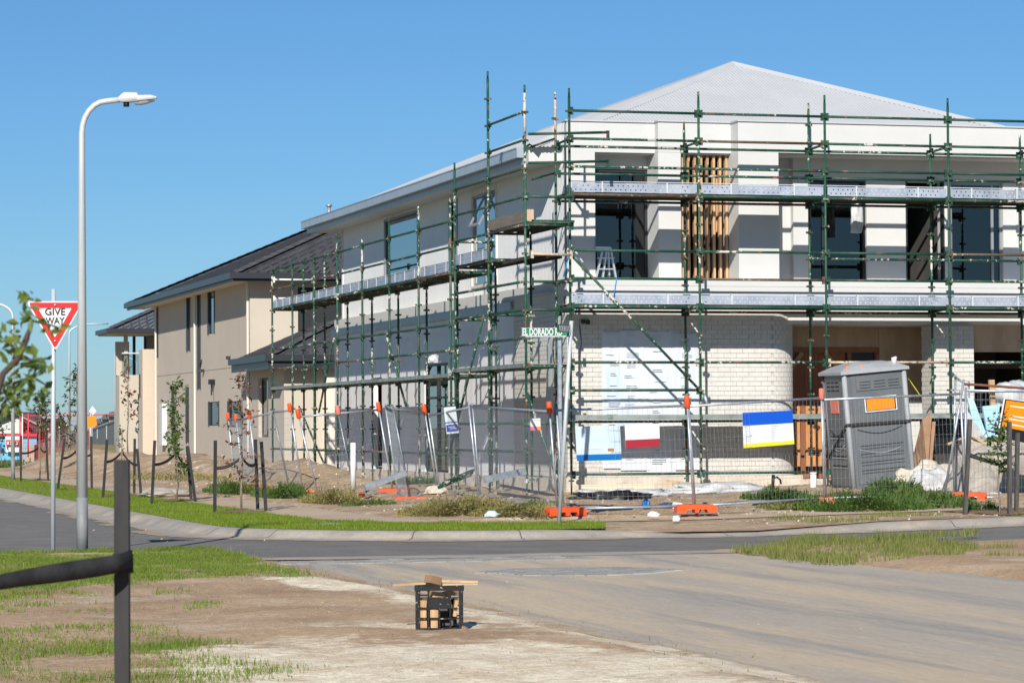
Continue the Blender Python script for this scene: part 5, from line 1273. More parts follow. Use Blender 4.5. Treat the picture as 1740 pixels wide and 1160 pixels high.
offcut((.155, -.19, .0), (.20, -.165, .02), -35, 25, 'reddish splinter on the dirt at the right foot of the crate', CARD)

# ================================================================== SITE CLUTTER
def rod(p, q, wd, ht, m, name, label, cat, group=None): return tag(MB().bar(p, q, wd, ht).build(name, m), label, cat, group)
gz = lambda u, v, y: at_y(u, v, y)
rod(gz(1130, 817, -.6), gz(1292, 832, -1.4), .09, .045, TIMBERH, 'timber_beam', 'long pine beam lying on the rubble below the curved brick wall', 'timber')
rod(gz(985, 828, .6), gz(1110, 826, .6), .10, .10, mat('cream_pipe', (.70, .60, .44), rough=.7), 'cream_pipe', 'cream length of pipe at the foot of the sheeted window', 'pipe')
tag(MB().tube(gz(1382, 846, -1.2), gz(1382, 805, -1.2), .055, n=12).tube(gz(1382, 805, -1.2), gz(1382, 802, -1.2), .062, n=12).build('drain_pipe', PVC), 'upright white plastic drain pipe left of the portable toilet', 'pipe')
tag(MB().tube(gz(600, 832, 2.6), gz(600, 752, 2.6), .05, n=12).build('drain_pipe', PVC), 'tall white plastic pipe behind the left fence panels', 'pipe')
tag(MB().tube(gz(1313, 832, -1.6), gz(1314, 806, -1.6), .03, n=8).path([gz(1314, 812, -1.6), gz(1320, 810, -1.6), gz(1326, 815, -1.6), gz(1327, 822, -1.6)], .018, 6).build('standpipe', BLACKP), 'black standpipe with bent tap right of the pine beam', 'standpipe')
rod(gz(823, 815, -1.8), gz(893, 800, -1.6), .05, .11, GALV, 'steel_channel', 'galvanised steel channel lying across rubble at the left corner', 'steel channel')
for k, (a, c, lab) in enumerate((((845, 838), (958, 852), 'nearer'), ((850, 824), (965, 846), 'farther'))):
    rod(gz(*a, -2.2 + k * .5), gz(*c, -2.3 + k * .5), .05, .05, BLACKP, 'black_bar', lab + ' of two black bars lying on the dirt behind the wide dense fence panel', 'bar')
rod(gz(620, 828, .9), gz(690, 803, 1.1), .05, .10, GALV, 'steel_channel', 'galvanised channel lying on the dirt behind the left fence panels', 'steel channel')
for i in range(3): rod(gz(745 + i * 4, 828 - i * 4, 1.0), gz(800 + i * 3, 806 - i * 4, 1.3), .05, .05, GREEN2, 'scaffold_tube', ('lowest', 'middle', 'topmost')[i] + ' of three spare green scaffold tubes lying behind the left fence', 'scaffold tube', 'spare scaffold tubes')
def gnd(u, v, y):
    p = at_y(u, v, y); return Vector((p.x, p.y, min(p.z, site_h(p.x, p.y) + .01))) if v > 790 and y > -8.2 else p
def blob(c_, sx, sy_, sz_, m, name, label, cat, rough=.35, seed=0, sub=3):
    import bmesh
    bm = bmesh.new(); bmesh.ops.create_icosphere(bm, subdivisions=sub, radius=1)
    for v in bm.verts:
        d = v.co.normalized(); k = 1 + rough * mn.noise(d * 1.7 + Vector((seed * 5.1, 0, 0))) + rough * .55 * abs(mn.noise(d * 4 + Vector((0, seed, 0)))) + rough * .45 * abs(mn.noise(d * 8 + Vector((seed, 2, 0)))) + rough * .2 * mn.noise(d * 17)
        z = d.z * k; v.co = Vector((d.x * k * sx, d.y * k * sy_, (z if z > -.35 else -.35) * sz_ + .35 * sz_))
    me = bpy.data.meshes.new(name); bm.to_mesh(me); bm.free(); me.materials.append(m)
    for p in me.polygons: p.use_smooth = sub > 3
    o = bpy.data.objects.new(name, me); C.objects.link(o); o.location = c_; ORG[o.name] = Vector(c_); return tag(o, label, cat)
def bl(u, v, y, *a, **k): return blob(gnd(u, v, y), *a, **k)
bl(1585, 842, -3.6, .42, .3, .32, PLASTIC, 'plastic_bag', 'crumpled white plastic at the right foot of the portable toilet', 'plastic bag', seed=1, sub=4)
bl(1575, 826, -2.6, .5, .35, .3, SLAB, 'rubble_heap', 'cream rubble heap beyond the portable toilet', 'rubble', seed=2, sub=4, rough=.6)
bl(1672, 858, -4.4, .55, .4, .75, BAG, 'rubble_bag', 'grey woven rubble bag left of the small tree by the right edge', 'bag', seed=3, sub=4)
bl(1720, 862, -4.2, .55, .4, .85, BAG, 'rubble_bag', 'larger grey woven rubble bag behind the small tree by the right edge', 'bag', seed=4, sub=4)
bl(1682, 868, -5.2, .4, .25, .22, PLASTIC, 'plastic_bag', 'flat white plastic below the woven rubble bags', 'plastic bag', seed=5, sub=4)
bl(1722, 690, -3.2, .36, .3, .30, PLASTIC, 'plastic_bag', 'white plastic bag perched on top of the rubbish cage', 'plastic bag', seed=6, sub=4)
bl(1035, 850, -3.4, .55, .25, .10, BLACKP, 'black_sheet', 'torn black plastic sheet on the dirt in front of the sheeted window', 'plastic sheet', seed=7, sub=4, rough=.7)
bl(1060, 838, -2.2, .7, .3, .10, PLASTIC, 'white_sheet', 'dirty white sheet lying behind the torn black plastic', 'plastic sheet', seed=8, sub=4, rough=.6)
bl(1215, 836, -1.4, .75, .3, .12, PLASTIC, 'white_sheet', 'dirty white sheet lying below the pine beam', 'plastic sheet', seed=12, sub=4, rough=.6)
bl(1195, 838, -1.2, .2, .12, .14, BLACKP, 'black_bag', 'small black bag beside the maroon board fence post', 'bag', seed=9)
bl(1140, 862, -6.2, .2, .1, .07, PVC, 'broken_block', 'broken white block on the dirt left of the bright orange foot', 'rubble', seed=10)
bl(1110, 877, -8.7, .09, .06, .05, PVC, 'broken_block', 'pale scrap left of the bare orange foot block', 'rubble', seed=11)
bl(1149, 885, -9.6, .05, .05, .06, SIGNW, 'paper_cup', 'small crumpled white cup on the site crossing', 'litter', seed=12)
bl(836, 868, -7.6, .10, .05, .06, PALEB, 'drink_can', 'crushed blue and white packet in the weeds left of the leaning pole', 'litter', seed=13)
bl(1098, 857, -6.6, .055, .055, .11, BLUE2, 'blue_bottle', 'blue bottle on the dirt behind the front fence', 'litter', seed=14)
bl(1455, 396, 1.45, .09, .07, .52, PLASTIC, 'plastic_bag', 'long crumpled white plastic hanging in an upstairs window', 'plastic bag', seed=15, sub=4, rough=.5)
bl(738, 616, 9.5, .13, .09, .12, PLASTIC, 'plastic_bag', 'small white plastic bag on the lower side deck', 'plastic bag', seed=16)
# hanging torn wrap by the corner
b = MB(); rows = []
for j in range(15):
    z = 3.1 - 2.1 * j / 14; wd = .12 + .16 * math.sin(j / 14 * math.pi) + .03 * mn.noise((j, 0, 0)); rows.append([(.12 + .03 * mn.noise((j * .5, i, 2)), 1.7 + wd * (i / 5 - .5) * 2 + .12 * mn.noise((j * .4, 0, 3)), z) for i in range(6)])
b.grid(rows, True); tag(b.build('torn_wrap', PLASTIC), 'torn white wrap hanging down the side brick wall at the corner', 'plastic sheet')
# step ladder upstairs and long ladder behind the right window
ld_ = thing('step_ladder', 'aluminium step ladder standing in the upstairs left window', 'ladder', (1.35, 1.9, 4.17))
for u0, v0, u1, v1, y in ((1013, 471, 1024, 424, 1.72), (1024, 471, 1031, 421, 1.78), (1046, 471, 1037, 421, 1.72), (1035, 471, 1033, 423, 1.95)):
    MB().bar(at_y(u0, v0, y), at_y(u1, v1, y), .06, .03).build('rail', ALU, ld_)
MB().box((1.02, 1.72, 4.75), (1.3, 1.9, 4.79)).build('top_cap', ALU, ld_)
for z in (4.35, 4.55): MB().bar(at_y(1016, 471, 1.72) + Vector((0, 0, z - 4.2)), at_y(1044, 471, 1.72) + Vector((0, 0, z - 4.2)), .05, .02).build('step', ALU, ld_)
ex = thing('ladder', 'long aluminium ladder leaning behind the right upstairs window', 'ladder', (8.6, 2.6, 4.2))
for dx in (0, .33): MB().bar((8.35 + dx, 2.5, 4.2), (8.75 + dx, 3.4, 5.6), .03, .07).build('rail', ALU, ex)
for k in range(5): s = .1 + .2 * k; MB().bar((8.35 + .4 * s, 2.5 + .9 * s, 4.2 + 1.4 * s), (8.68 + .4 * s, 2.5 + .9 * s, 4.2 + 1.4 * s), .03, .03).build('rung', ALU, ex)
# ropes on the scaffold
tag(MB().path([at_y(966, 434, -.1), at_y(962, 452, -.1), at_y(958, 470, -.08)], .012, 5).build('rope', ROPEB), 'short blue rope tied at the scaffold corner', 'rope')
tag(MB().path([at_y(1048, 472, -.05), at_y(1046, 485, -.05), at_y(1043, 505, -.05)], .012, 5).build('rope', ROPEB), 'blue rope hanging from a front ledger left of the brace', 'rope')
# boards leaning at the right
def lean_board(pts, y0, y1, m, name, label, cat='board', th=.03):
    P = [at_y(u, v, y0 if v > 740 else y1) for u, v in pts]; return tag(MB().prism(P, (0, th, 0)).build(name, m), label, cat)
lean_board([(1548, 805), (1576, 806), (1584, 700), (1568, 712), (1556, 760)], -1.2, -.5, CARD, 'leaning_board', 'brown board leaning against the scaffold right of the toilet')
lean_board([(1570, 806), (1582, 806), (1590, 716), (1582, 716)], -1.0, -.35, CARD, 'leaning_board', 'narrow darker brown board leaning behind the wider one')
rod(gz(1563, 783, -1.6), gz(1612, 796, -1.6), .06, .06, GREYS, 'scrap_bar', 'short grey bar lying across rubble right of the toilet', 'bar')
hbx = gz(1592, 770, -.1); tag(MB().box((hbx.x - .05, .5, at_y(1592, 772, .5).z), (hbx.x + .85, .54, at_y(1592, 715, .5).z)).build('dark_mat', BLACKP), 'dark mat hung on the scaffold behind the toilet rubble', 'mat')
# rubbish cage
cg = thing('rubbish_cage', 'steel mesh rubbish cage with rusty top rail at the right edge', 'cage', at_y(1690, 850, -4))
b = MB(); yc = -4.0
zt_, zb_ = at_y(1660, 652, yc).z, at_y(1660, 850, yc).z; x0_, x1_ = at_y(1648, 700, yc).x, at_y(1800, 700, yc).x
MB().tube((x0_ - .1, yc, zt_), (x1_, yc, zt_ - .12), .022).build('top_rail', STEELR, cg)
MB().tube((x0_, yc + .03, zt_ - .13), (x1_, yc + .03, zt_ - .13), .018).tube((x0_, yc + .03, zb_), (x1_, yc + .03, zb_), .018).tube((x0_, yc + .03, zb_), (x0_, yc + .03, zt_ + .05), .02).build('frame', GALV, cg)
m = MB()
for i in range(1, 16): m.tube((x0_ + (x1_ - x0_) * i / 16, yc + .03, zb_), (x0_ + (x1_ - x0_) * i / 16, yc + .03, zt_ - .13), .003, n=3, cap=False)
for j in range(1, 14): m.tube((x0_, yc + .03, zb_ + (zt_ - .13 - zb_) * j / 14), (x1_, yc + .03, zb_ + (zt_ - .13 - zb_) * j / 14), .003, n=3, cap=False)
tag(m.build('wire_mesh', GALV, cg), kind='stuff')
def slab_px(pts, y, m, name, label, cat, th=.05): return tag(MB().prism([at_y(u, v, y) for u, v in pts], (0, th, 0)).build(name, m), label, cat)
slab_px([(1644, 676), (1654, 677), (1678, 742), (1664, 760)], -4.25, FOAM, 'foam_sheet', 'narrow pale blue foam strip leaning in the rubbish cage', 'foam sheet')
slab_px([(1670, 690), (1699, 687), (1694, 742), (1679, 742)], -4.2, FOAM, 'foam_sheet', 'wider pale blue foam sheet beside the narrow strip', 'foam sheet')
slab_px([(1640, 700), (1646, 700), (1678, 748), (1640, 752)], -4.35, PLASTIC, 'foam_sheet', 'white foam sheet at the left end of the rubbish cage', 'foam sheet')
slab_px([(1681, 645), (1690, 645), (1692, 690), (1684, 690)], -3.8, TIMBERH, 'timber_post', 'short pine post standing up in the rubbish cage', 'timber')
slab_px([(1618, 760), (1648, 740), (1690, 765), (1740, 790), (1760, 838), (1622, 838)], -4.3, mat('grey_brown_board', (.30, .255, .2), (.24, .2, .155), rough=.9, scale=2), 'leaning_board', 'pointed grey-brown board under the rubbish cage', 'board')
rod(at_y(1610, 754, -4.4), at_y(1648, 739, -4.4), .06, .025, TIMBERH, 'timber_strip', 'pale timber edge strip rising to the board point', 'timber'); rod(at_y(1648, 739, -4.4), at_y(1676, 756, -4.4), .06, .025, TIMBERH, 'timber_strip', 'pale timber edge strip falling from the board point', 'timber')
rod(at_y(1655, 850, -4.8), at_y(1760, 856, -4.8), .05, .03, STEELR, 'rusty_bar', 'rusty bar lying across the woven rubble bags', 'bar')
rod(at_y(1688, 868, -6.8), at_y(1760, 872, -6.8), .16, .05, TIMBERH, 'timber_beam', 'pine board on the ground behind the right stakes', 'timber')
for i, (u, v) in enumerate(((1575, 846), (1562, 838), (1548, 832))): bl(u, v, -3.0 - i * .2, .12, .08, .10, STONE, 'rubble_stone', ('largest', 'middle', 'smallest')[i] + ' pale stone at the right foot of the toilet', 'stone', seed=30 + i)
bl(742 + 0, 0 + 828, 2.0, .2, .15, .1, SLAB, 'rubble_stone', 'pale lump of rubble behind the leaning fence posts', 'stone', seed=41)
p = at_z(280, 808, .55); blob((p.x, p.y, site_h(p.x, p.y)), .5, .5, .12, CONC, 'broken_block', 'flat grey slab lying on the dirt mound below the beige wall', 'rubble', seed=42)

# ================================================================== FAR LEFT BACKGROUND
fb = thing('steel_fence', 'dark grey sheet steel fence running behind the left verge', 'fence', at_d(150, 763, 170))
Pf = [at_d(262, 757, 140), at_d(235, 757, 146), at_d(150, 766, 178), at_d(100, 776, 200), at_d(58, 784, 215)]; Pt = [at_d(262, 694, 140), at_d(235, 702, 146), at_d(150, 733, 178), at_d(100, 742, 200), at_d(58, 754, 215)]
for i in range(4):
    for k in range(5 if i else 2):
        n_ = 5 if i else 2; a, c = k / n_, (k + 1) / n_ - .02; A, B2, A2, C2 = Pf[i].lerp(Pf[i + 1], a), Pf[i].lerp(Pf[i + 1], c), Pt[i].lerp(Pt[i + 1], a), Pt[i].lerp(Pt[i + 1], c)
        A.z -= .6; B2.z -= .6; MB().prism([A, B2, C2, A2], fwd * .04).build('sheet', FENCEG, fb)
MB().path([p + Vector((0, 0, .05)) for p in Pt], .09, 4).build('top_rail', GALV, fb)
b = MB(); b.grid([[p + Vector((0, 0, -.3)) - fwd * 0 for p in Pf], [Vector((p.x, p.y, 0)).lerp(CAM, .12) * 1.0 + Vector((0, 0, .55)) * (1 if i < 3 else .4) for i, p in enumerate(Pf)], [Vector((q.x, q.y, -.05)) for q in [Vector((p.x, p.y, 0)).lerp(CAM, .35) for p in Pf]]], True)
tag(b.build('hill', mat('dry_bank', (.34, .24, .13), (.20, .20, .06), rough=.95, scale=.35, bump=.5, bscale=4)), kind='structure')
rmf = thing('mesh_fence', 'red plastic mesh safety fence beyond the far left verge', 'fence', at_d(140, 785, 116))
Rp = [at_d(u, v, 116) for u, v in ((34, 706), (100, 706), (152, 705), (200, 703), (262, 701))]
MB().path(Rp, .025, 5).build('top_rail', REDM, rmf)
for u, v0, v1 in ((34, 700, 785), (38, 702, 790), (48, 702, 776), (152, 703, 790), (156, 704, 780)): MB().tube(at_d(u, v1, 116), at_d(u, v0, 116), .028, n=5).build('post', REDM if u in (34, 48, 152) else PVC, rmf)
m = MB()
for i in range(36): u = 36 + i * 3.3; m.tube(at_d(u, 782, 116), at_d(u, 706, 116), .006, n=3, cap=False)
for j in range(8): m.tube(at_d(36, 716 + j * 9, 116), at_d(152, 715 + j * 9, 116), .006, n=3, cap=False)
tag(m.build('mesh', REDM, rmf), kind='stuff')
hd_ = thing('site_hoarding', 'blue hoarding with a red and white sign at the left edge', 'hoarding', at_d(30, 776, 130))
def fb4(pts, d, m, name, parent, th=.05): return MB().prism([at_d(u, v, d) for u, v in pts], fwd * th).build(name, m, parent)
fb4([(-30, 740), (62, 740), (62, 780), (-30, 782)], 130, BLUEH, 'panel', hd_)
fb4([(-30, 736), (64, 736), (62, 741), (-30, 741)], 129.8, mat('hoarding_red', (.55, .03, .05), rough=.5), 'top_band', hd_)
sg = fb4([(9, 741), (33, 741), (32, 768), (10, 768)], 129.7, SIGNW, 'sign_panel', hd_)
fb4([(10, 747), (32, 747), (32, 757), (10, 757)], 129.6, REDM, 'red_field', sg)
for i in range(4): fb4([(12 + i * 5, 750), (15 + i * 5, 750), (15 + i * 5, 755), (12 + i * 5, 755)], 129.5, SIGNW, 'letter_block', sg)
fb4([(-30, 755), (2, 755), (3, 763), (-30, 763)], 129.7, BLUE2, 'logo', hd_)
fb4([(42, 758), (58, 756), (58, 786), (42, 788)], 128, CONC, 'utility_box', hd_, 1.0)
dh = thing('house', 'distant white gabled house with dark roof at the left edge', 'house', at_d(20, 750, 220))
fb4([(-20, 755), (-20, 722), (3, 712), (24, 703), (36, 712), (36, 755)], 220, WHITE, 'wall', dh, 8)
fb4([(-20, 723), (-20, 717), (28, 700), (60, 700), (82, 722), (60, 735), (38, 712), (26, 704)], 219.5, mat('distant_dark_roof', (.03, .035, .06), rough=.5), 'roof', dh, .4)
fb4([(28, 704), (30, 704), (84, 728), (82, 732)], 219.2, CONC, 'barge_board', dh, .2)
fb4([(36, 712), (60, 735), (60, 755), (36, 755)], 221, mat('red_brown_wall', (.25, .05, .04), rough=.9), 'wall', dh, 6)
d2_ = thing('house', 'distant low grey house left of the lamp post', 'house', at_d(85, 750, 260))
fb4([(62, 728), (88, 728), (88, 760), (62, 760)], 258, mat('distant_grey_wall', (.35, .37, .38), rough=.9), 'wall', d2_, 8); fb4([(58, 729), (72, 715), (84, 715), (92, 729)], 257.5, TILE, 'roof', d2_, 8)
for k, (u0, u1, v0) in enumerate(((160, 172, 712), (172, 182, 705), (183, 198, 700))):
    hh = thing('house', ('leftmost', 'middle', 'tallest, rightmost')[k] + ' of three tiny far houses above the steel fence', 'house', at_d(u0, 740, 420), 'far roofs above the steel fence')
    fb4([(u0, v0 + 6), (u1, v0 + 6), (u1, 745), (u0, 745)], 420, mat('far_wall', (.4, .38, .36), rough=.9), 'wall', hh, 8); fb4([(u0 - 1, v0 + 7), (u0 + 3, v0), (u1 - 3, v0), (u1 + 1, v0 + 7)], 419, mat('far_roof', (.10, .10, .11), rough=.8), 'roof', hh, 9)
rs = thing('road_sign', 'orange roadworks sign with white diamond above, behind the street lamp', 'road sign', at_d(156, 790, 112))
fb4([(148, 708), (162, 706), (165, 722), (150, 728)], 112, ORSIGN, 'orange_plate', rs); fb4([(151, 699), (157, 689), (164, 698), (158, 705)], 112.4, SIGNW, 'diamond_plate', rs); MB().tube(at_d(154, 790, 112.5), at_d(154, 690, 112.5), .05, n=6).build('post', GALV, rs)
rs = thing('road_sign', 'small blue sign on two thin posts right of the give way post', 'road sign', at_d(103, 760, 170)); fb4([(99, 709), (104, 709), (104, 714), (99, 714)], 170, BLUE2, 'plate', rs)
for u in (101, 113): MB().tube(at_d(u, 755, 170.2), at_d(u, 712, 170.2), .06, n=5).build('post', GALV, rs)
for k, (u, v, dep, hg, lab, lz, nl, sp) in enumerate(((78, 800, 92, 2.2, 'dark far sapling right of the give way sign post foot', .5, 150, .35), (119, 800, 100, 3.4, 'tall wispy far sapling left of the lamp post', .3, 110, .28), (100, 798, 104, 2.3, 'small dark far tree between the two near poles', .45, 120, .3), (217, 765, 106, 3.2, 'reddish far sapling in front of the steel fence', .3, 120, .35), (3, 790, 100, 1.9, 'bushy far sapling at the left edge', .2, 150, .5))):
    p = at_d(u, v, dep); sapling((p.x, p.y, p.z), hg, lab, LEAFD if k != 3 else LEAFR, sp, nl, lz, .17, seed=60 + k, group='far saplings')

# ================================================================== GRASS, WEEDS AND STONES
def blades(name, n, sample, hgt, wd, m, zf, seed=1, lean=.5, kind='stuff', label=None, cat=None, dry=None):
    rr = np.random.RandomState(seed); V = []; F = []; T_ = []; k = 0
    py = random.Random(seed)
    for _ in range(n):
        q = sample(py)
        if q is None: continue
        x, y = q; z = zf(x, y); h = hgt * py.uniform(.45, 1.25) * (1 + .75 * mn.noise((x * 1.9, y * 1.9, seed + 7))); a = py.uniform(0, 6.283); w_ = wd * py.uniform(.7, 1.3)
        dx, dy = math.cos(a) * w_ / 2, math.sin(a) * w_ / 2; b_ = py.uniform(0, 6.283); l_ = h * lean * py.random()
        lx, ly = math.cos(b_) * l_, math.sin(b_) * l_
        V += [(x - dx, y - dy, z - .01), (x + dx, y + dy, z - .01), (x + lx, y + ly, z + h)]; F.append((k, k + 1, k + 2)); k += 3
        tv = .5 + .5 * mn.noise((x * 1.3, y * 1.3, seed)); T_.append(min(1, max(0, tv * .7 + py.uniform(-.2, .45))))
    o = bpy.data.objects.new(name, tone_mesh(name, V, F, T_, m)); C.objects.link(o); return tag(o, label, cat, kind=kind)
# lawn on the corner verge
KV = [Vector((p.x, p.y)) for p in K2[:n_v]]; PVv = [Vector(p) for p in PT[:n_v]]
seg = []
for i in range(n_v - 1):
    wgt = ((KV[i] - KV[i + 1]).length + (PVv[i] - PVv[i + 1]).length) / 2 * ((KV[i] - PVv[i]).length + .1); dist = (Vector((*((KV[i] + PVv[i]) / 2), 0)) - CAM).length
    seg.append(wgt * (44 / dist) ** 2.2)
cum = np.cumsum(seg) / sum(seg)
def verge_s(r):
    i = int(np.searchsorted(cum, r.random())); i = min(i, n_v - 2); s, t_ = r.random(), r.random()
    p = KV[i].lerp(KV[i + 1], s).lerp(PVv[i].lerp(PVv[i + 1], s), t_)
    if p.x > -2.6 + .5 * r.random() and p.y < -9: return None
    if mn.noise((p.x * .9, p.y * .9, 9)) > .42 and r.random() < .7: return None
    return p.x, p.y
blades('lawn', 80000, verge_s, .042, .012, GRASS, lambda x, y: vz(x), 1, label='mown green grass on the corner verge', cat='grass')
# near-left grass
EDGE = [(-14.9, -29), (-13.0, -26.5), (-12.4, -25.2), (-11.9, -24.2), (-11.4, -23.2), (-10.7, -22.6), (-10, -22.4), (-9.1, -22.3), (-8, -21.5)]
def near_p(x, y):
    '''how thickly the grass stands, 0 to 1'''
    e = np.interp(x, [q[0] for q in EDGE], [q[1] for q in EDGE]) + .9 * mn.noise((x * 1.1, y * .6, 1)) + .5 * mn.noise((x * 3, y * 2, 1))
    lim = -8.95 - .05 * (-16 - y) + .3 * mn.noise((y * .8, x, 0))
    main = sstep((y - e + .7) / 1.6) * sstep((lim - x) / .35)
    low = sstep((-28.4 - y) / .8) * sstep((-11.5 + .5 * mn.noise((y * .9, 3, 0)) - x) / .7) * sstep((mn.noise((x * 1.1, y * .7, 3)) + .3) / .4)
    mid = sstep((y + 27.5) / 1) * sstep((-23.8 - y) / .8) * sstep((-10.7 - x) / .6) * sstep((mn.noise((x * 1.6, y * 1.2, 8)) - .05) / .3)
    return max(main, low * .6, mid * .5) * (1 - .7 * sstep((mn.noise((x * 1.6, y * 1.6, 5)) - .15) / .25)) * (.65 + .35 * sstep((mn.noise((x * 4.5, y * 4.5, 15)) + .25) / .4))
def near_s(r):
    x, y = r.uniform(-14.4, -8.8), -15.85 - 18 * r.random() ** 1.15
    if -16.85 < y < -16.35 and x > -12: return None
    return (x, y) if r.random() < near_p(x, y) else None
blades('lawn', 380000, near_s, .040, .0095, GRASSN, near_h, 2, lean=.9, label='uneven green grass in the near left corner', cat='grass')
def dead_s(r):
    x, y = r.uniform(-14.4, -8.8), -15.85 - 18 * r.random() ** 1.15
    return (x, y) if r.random() < .10 + .5 * near_p(x, y) else None
blades('dead_grass', 45000, dead_s, .020, .007, DRYW, near_h, 22, lean=1.6, label='dead straw lying through the near grass and dirt', cat='grass')
RG = [(1240, 933), (1300, 926), (1400, 917), (1560, 917), (1690, 934), (1640, 945), (1560, 953), (1430, 956), (1330, 946)]
def in_poly(x, y, P):
    c = False
    for (x0, y0), (x1, y1) in zip(P, P[1:] + P[:1]):
        if (y0 > y) != (y1 > y) and x < (x1 - x0) * (y - y0) / (y1 - y0) + x0: c = not c
    return c
RGW = [(at_z(u, v, .05).x, at_z(u, v, .05).y) for u, v in RG]
def rg_s(r):
    x, y = r.uniform(-4, 2), r.uniform(-20.5, -13.8)
    if not in_poly(x + .25 * mn.noise((x * 1.5, y * 1.5, 2)), y + .5 * mn.noise((x * 1.2, y * 1.2, 8)), RGW) and not (x > -1.5 and mn.noise((x * 1.1, y * .9, 5)) > .38): return None
    if mn.noise((x * 2.2, y * 1.6, 4)) > .15 and r.random() < .8: return None
    return x, y
blades('rough_grass', 42000, rg_s, .085, .013, GRASSD, lambda x, y: .03 + .03 * sstep((x + 2.8) / 1.2) + rise(x), 3, label='tufty patch of grass at the right edge of the lane', cat='grass')
def rv_s(r):
    x, y = r.uniform(.2, 8), r.uniform(-11.5, -9.1)
    return (x, y) if mn.noise((x * .8, y * 1.1, 6)) > .12 - .03 * x else None
blades('rough_grass', 11000, rv_s, .06, .013, GRASSD, lambda x, y: vz(x), 4, label='patchy grass on the bare verge at the right', cat='grass')
def ground_z(x, y):
    if y > -8.3 and x > -4.6: return site_h(x, y)
    if y > -12 and x > -8.2: return vz(x)
    return 0.05
def ground_hit(u, v):
    p = at_z(u, v, .3)
    for _ in range(8): p = at_z(u, v, .5 * p.z + .5 * ground_z(p.x, p.y))
    return p
def clump(u, v, z, n, rx, ry, h, m, label, seed, wd=.02, lean=.7):
    '''an uneven tuft: bent blades and small leaves, tallest in the middle'''
    c_ = ground_hit(u, v) if u > 300 else at_z(u, v, z); r = random.Random(seed); V, F, T_ = [], [], []
    for _ in range(int(n * .75)):
        a, q = r.uniform(0, 6.283), math.sqrt(r.random()); x, y = c_.x + math.cos(a) * q * rx, c_.y + math.sin(a) * q * ry
        nz = mn.noise((x * 2.3, y * 2.3, seed)); dn = mn.noise((x * 5, y * 5, seed + 3))
        if nz < -.3 and r.random() < .75: continue
        hh = h * max(.15, (1.05 - .75 * q * q)) * (1 + .9 * nz) * (.75 + .5 * dn) * r.uniform(.35, 1.15); b_ = r.uniform(0, 6.283); zz = ground_z(x, y) if u > 300 else z
        l_ = hh * lean * r.random(); bx, by = math.cos(b_) * l_, math.sin(b_) * l_; w_ = wd * r.uniform(.4, 1.1); dx, dy = math.cos(a) * w_ / 2, math.sin(a) * w_ / 2; k = len(V)
        V += [(x - dx, y - dy, zz - .01), (x + dx, y + dy, zz - .01), (x + bx * .4 + dx * .8, y + by * .4 + dy * .8, zz + hh * .6), (x + bx * .4 - dx * .8, y + by * .4 - dy * .8, zz + hh * .6), (x + bx, y + by, zz + hh)]
        tv = min(1, max(0, .4 + .5 * nz + r.uniform(-.3, .4))); F += [(k, k + 1, k + 2, k + 3), (k + 3, k + 2, k + 4)]; T_ += [tv, tv]
        if r.random() < .5:
            p = Vector((x + bx * .7, y + by * .7, zz + hh * r.uniform(.4, 1))); d = Vector((r.gauss(0, 1), r.gauss(0, 1), r.gauss(.2, .6))).normalized() * .05; e = d.cross(Vector((0, 0, 1))) * .5; k = len(V)
            V += [tuple(p), tuple(p + d * .5 + e), tuple(p + d), tuple(p + d * .5 - e)]; F.append((k, k + 1, k + 2, k + 3)); T_.append(min(1, tv + .15))
    o = bpy.data.objects.new('weed_patch', tone_mesh('weed_patch', V, F, T_, m)); C.objects.link(o); return tag(o, label, 'weeds', kind='stuff')
clump(1470, 856, .36, 6500, 1.1, 1.3, .34, WEED, 'thick green weeds in front of the portable toilet', 11)
clump(1520, 840, .42, 3000, .5, .5, .32, WEED, 'dark leafy weeds against the right of the toilet', 12, .035, 1.0)
clump(1575, 856, .36, 3600, .7, 1.2, .30, WEED, 'green weeds between the toilet and the right stakes', 13)
clump(1668, 866, .36, 500, .25, .4, .26, WEED, 'weeds at the foot of the woven rubble bags', 14)
clump(1318, 848, .30, 2600, .6, .5, .22, WEED, 'green weeds round the black standpipe', 15)
clump(1380, 862, .28, 2200, .9, .7, .14, GRASSD, 'short weeds between standpipe and toilet', 16)
clump(775, 872, .20, 6000, .9, 1.3, .30, DRYW, 'dry yellow-green weeds left of the leaning street name pole', 17)
clump(880, 872, .20, 4200, .75, 1.0, .20, DRYW, 'mixed weeds just left of the leaning street name pole', 18)
clump(915, 864, .22, 2600, .45, .6, .20, WEED, 'green weeds behind the leaning street name pole', 19)
clump(560, 852, .20, 3400, .5, 1.6, .30, DRYW, 'tall yellowish weeds at the foot of the leaning fence panels', 20)
clump(478, 842, .22, 3600, .5, 2.0, .32, WEED, 'green weeds below the fence panels left of the pink cap', 21)
clump(625, 856, .18, 800, .5, .8, .12, WEED, 'low weeds by the path below the stacked orange blocks', 22)
clump(700, 822, .3, 2000, .7, .8, .2, WEED, 'weeds behind the fence by the spare scaffold tubes', 23)
clump(395, 836, .2, 2500, .5, 2.5, .3, WEED, 'weeds at the foot of the farthest left fence panels', 24)
clump(300, 812, .45, 1200, 1.0, 4.0, .18, DRYW, 'sparse weeds on the dirt mound below the beige wall', 25)
clump(60, 797, .05, 1500, 3.0, 3.5, .5, WEED, 'weeds below the red mesh fence', 26, .05)
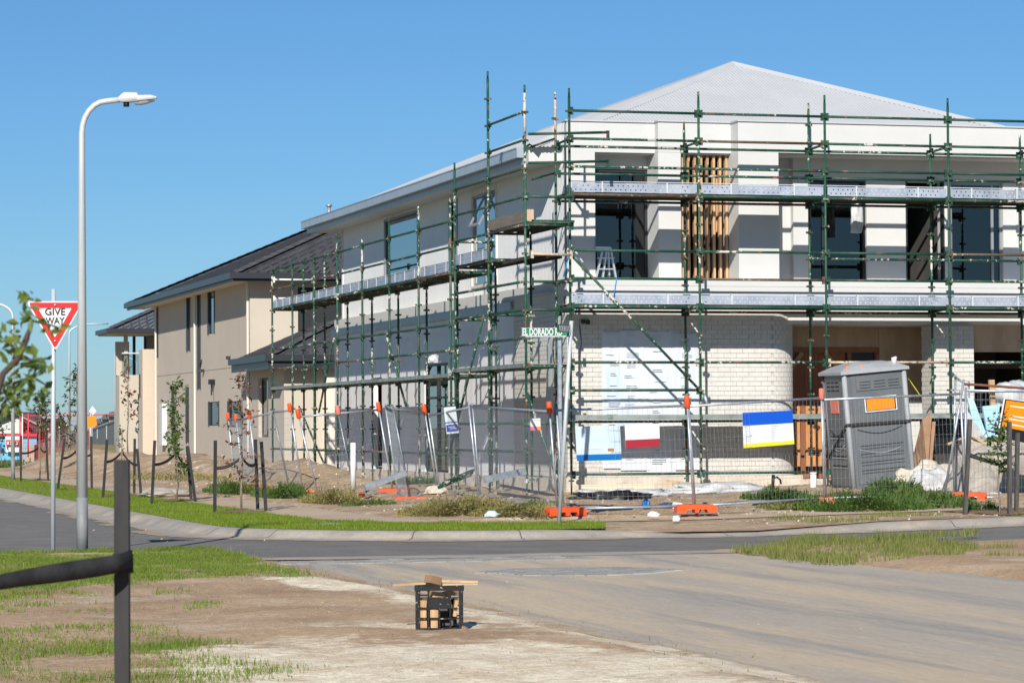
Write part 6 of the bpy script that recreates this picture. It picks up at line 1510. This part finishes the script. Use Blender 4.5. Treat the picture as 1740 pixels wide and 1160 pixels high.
# loose stones and twigs on the bare ground
def stones(name, n, sample, sz, m, zf, seed, label):
    r = random.Random(seed); b = MB()
    for _ in range(n):
        q = sample(r)
        if q is None: continue
        x, y = q; z = zf(x, y); s = sz * r.uniform(.4, 1.0) ** 2 * 1.6; a = [Vector((r.gauss(0, 1), r.gauss(0, 1), r.gauss(0, .7))).normalized() * s * r.uniform(.6, 1.1) for _ in range(3)]
        o_ = Vector((x, y, z + s * .2)); vs = [o_ + a[0], o_ + a[1], o_ + a[2], o_ - a[0], o_ - a[1], o_ - a[2]]
        b.add(vs, [(0, 1, 2), (0, 2, 4), (0, 4, 5), (0, 5, 1), (3, 2, 1), (3, 4, 2), (3, 5, 4), (3, 1, 5)])
    return tag(b.build(name, m), label, 'stones', kind='stuff')
stones('loose_stones', 7000, lambda r: (r.uniform(-14.5, -9.2), r.uniform(-36, -18)),   .0055, STONE, near_h, 5, 'loose stones scattered on the near dirt')
stones('loose_stones', 900, lambda r: (r.uniform(-4, 6), r.uniform(-8.2, .6)), .025, STONE, site_h, 6, 'loose rubble scattered round the house front')
stones('loose_stones', 700, lambda r: (r.uniform(-4.2, -1), r.uniform(-6, 30)), .025, STONE, site_h, 7, 'loose rubble scattered along the house side')
stones('loose_stones', 260, lambda r: (r.uniform(-.5, 8), r.uniform(-11.4, -9)), .016, STONE, lambda x, y: vz(x), 8, 'loose stones on the bare right verge')
stones('soil_crumbs', 5000, lambda r: (r.uniform(-14.5, -9.2), r.uniform(-36, -18)), .0055, MULCH, near_h, 9, 'dark soil crumbs on the near dirt')
stones('lane_grit', 700, lambda r: (r.uniform(-8.8, -2.5), -18 - 18 * r.random()), .0035, STONE, lambda x, y: .004, 13, 'grit scattered over the dusty lane')
stones('leaf_litter', 40, lambda r: (r.uniform(-9.5, -5), r.uniform(-11.5, -5)),   .022, TIMBER, lambda x, y: .004, 10, 'brown leaf litter in the gutter of the corner kerb')

# lettering becomes plain mesh
bpy.context.view_layer.update()
dg = bpy.context.evaluated_depsgraph_get()
for o in [o for o in bpy.data.objects if o.type == 'FONT']:
    me = bpy.data.meshes.new_from_object(o.evaluated_get(dg)); n_ = bpy.data.objects.new('lettering', me); C.objects.link(n_)
    n_.parent = o.parent; n_.matrix_local = o.matrix_local.copy()
    bpy.data.objects.remove(o)
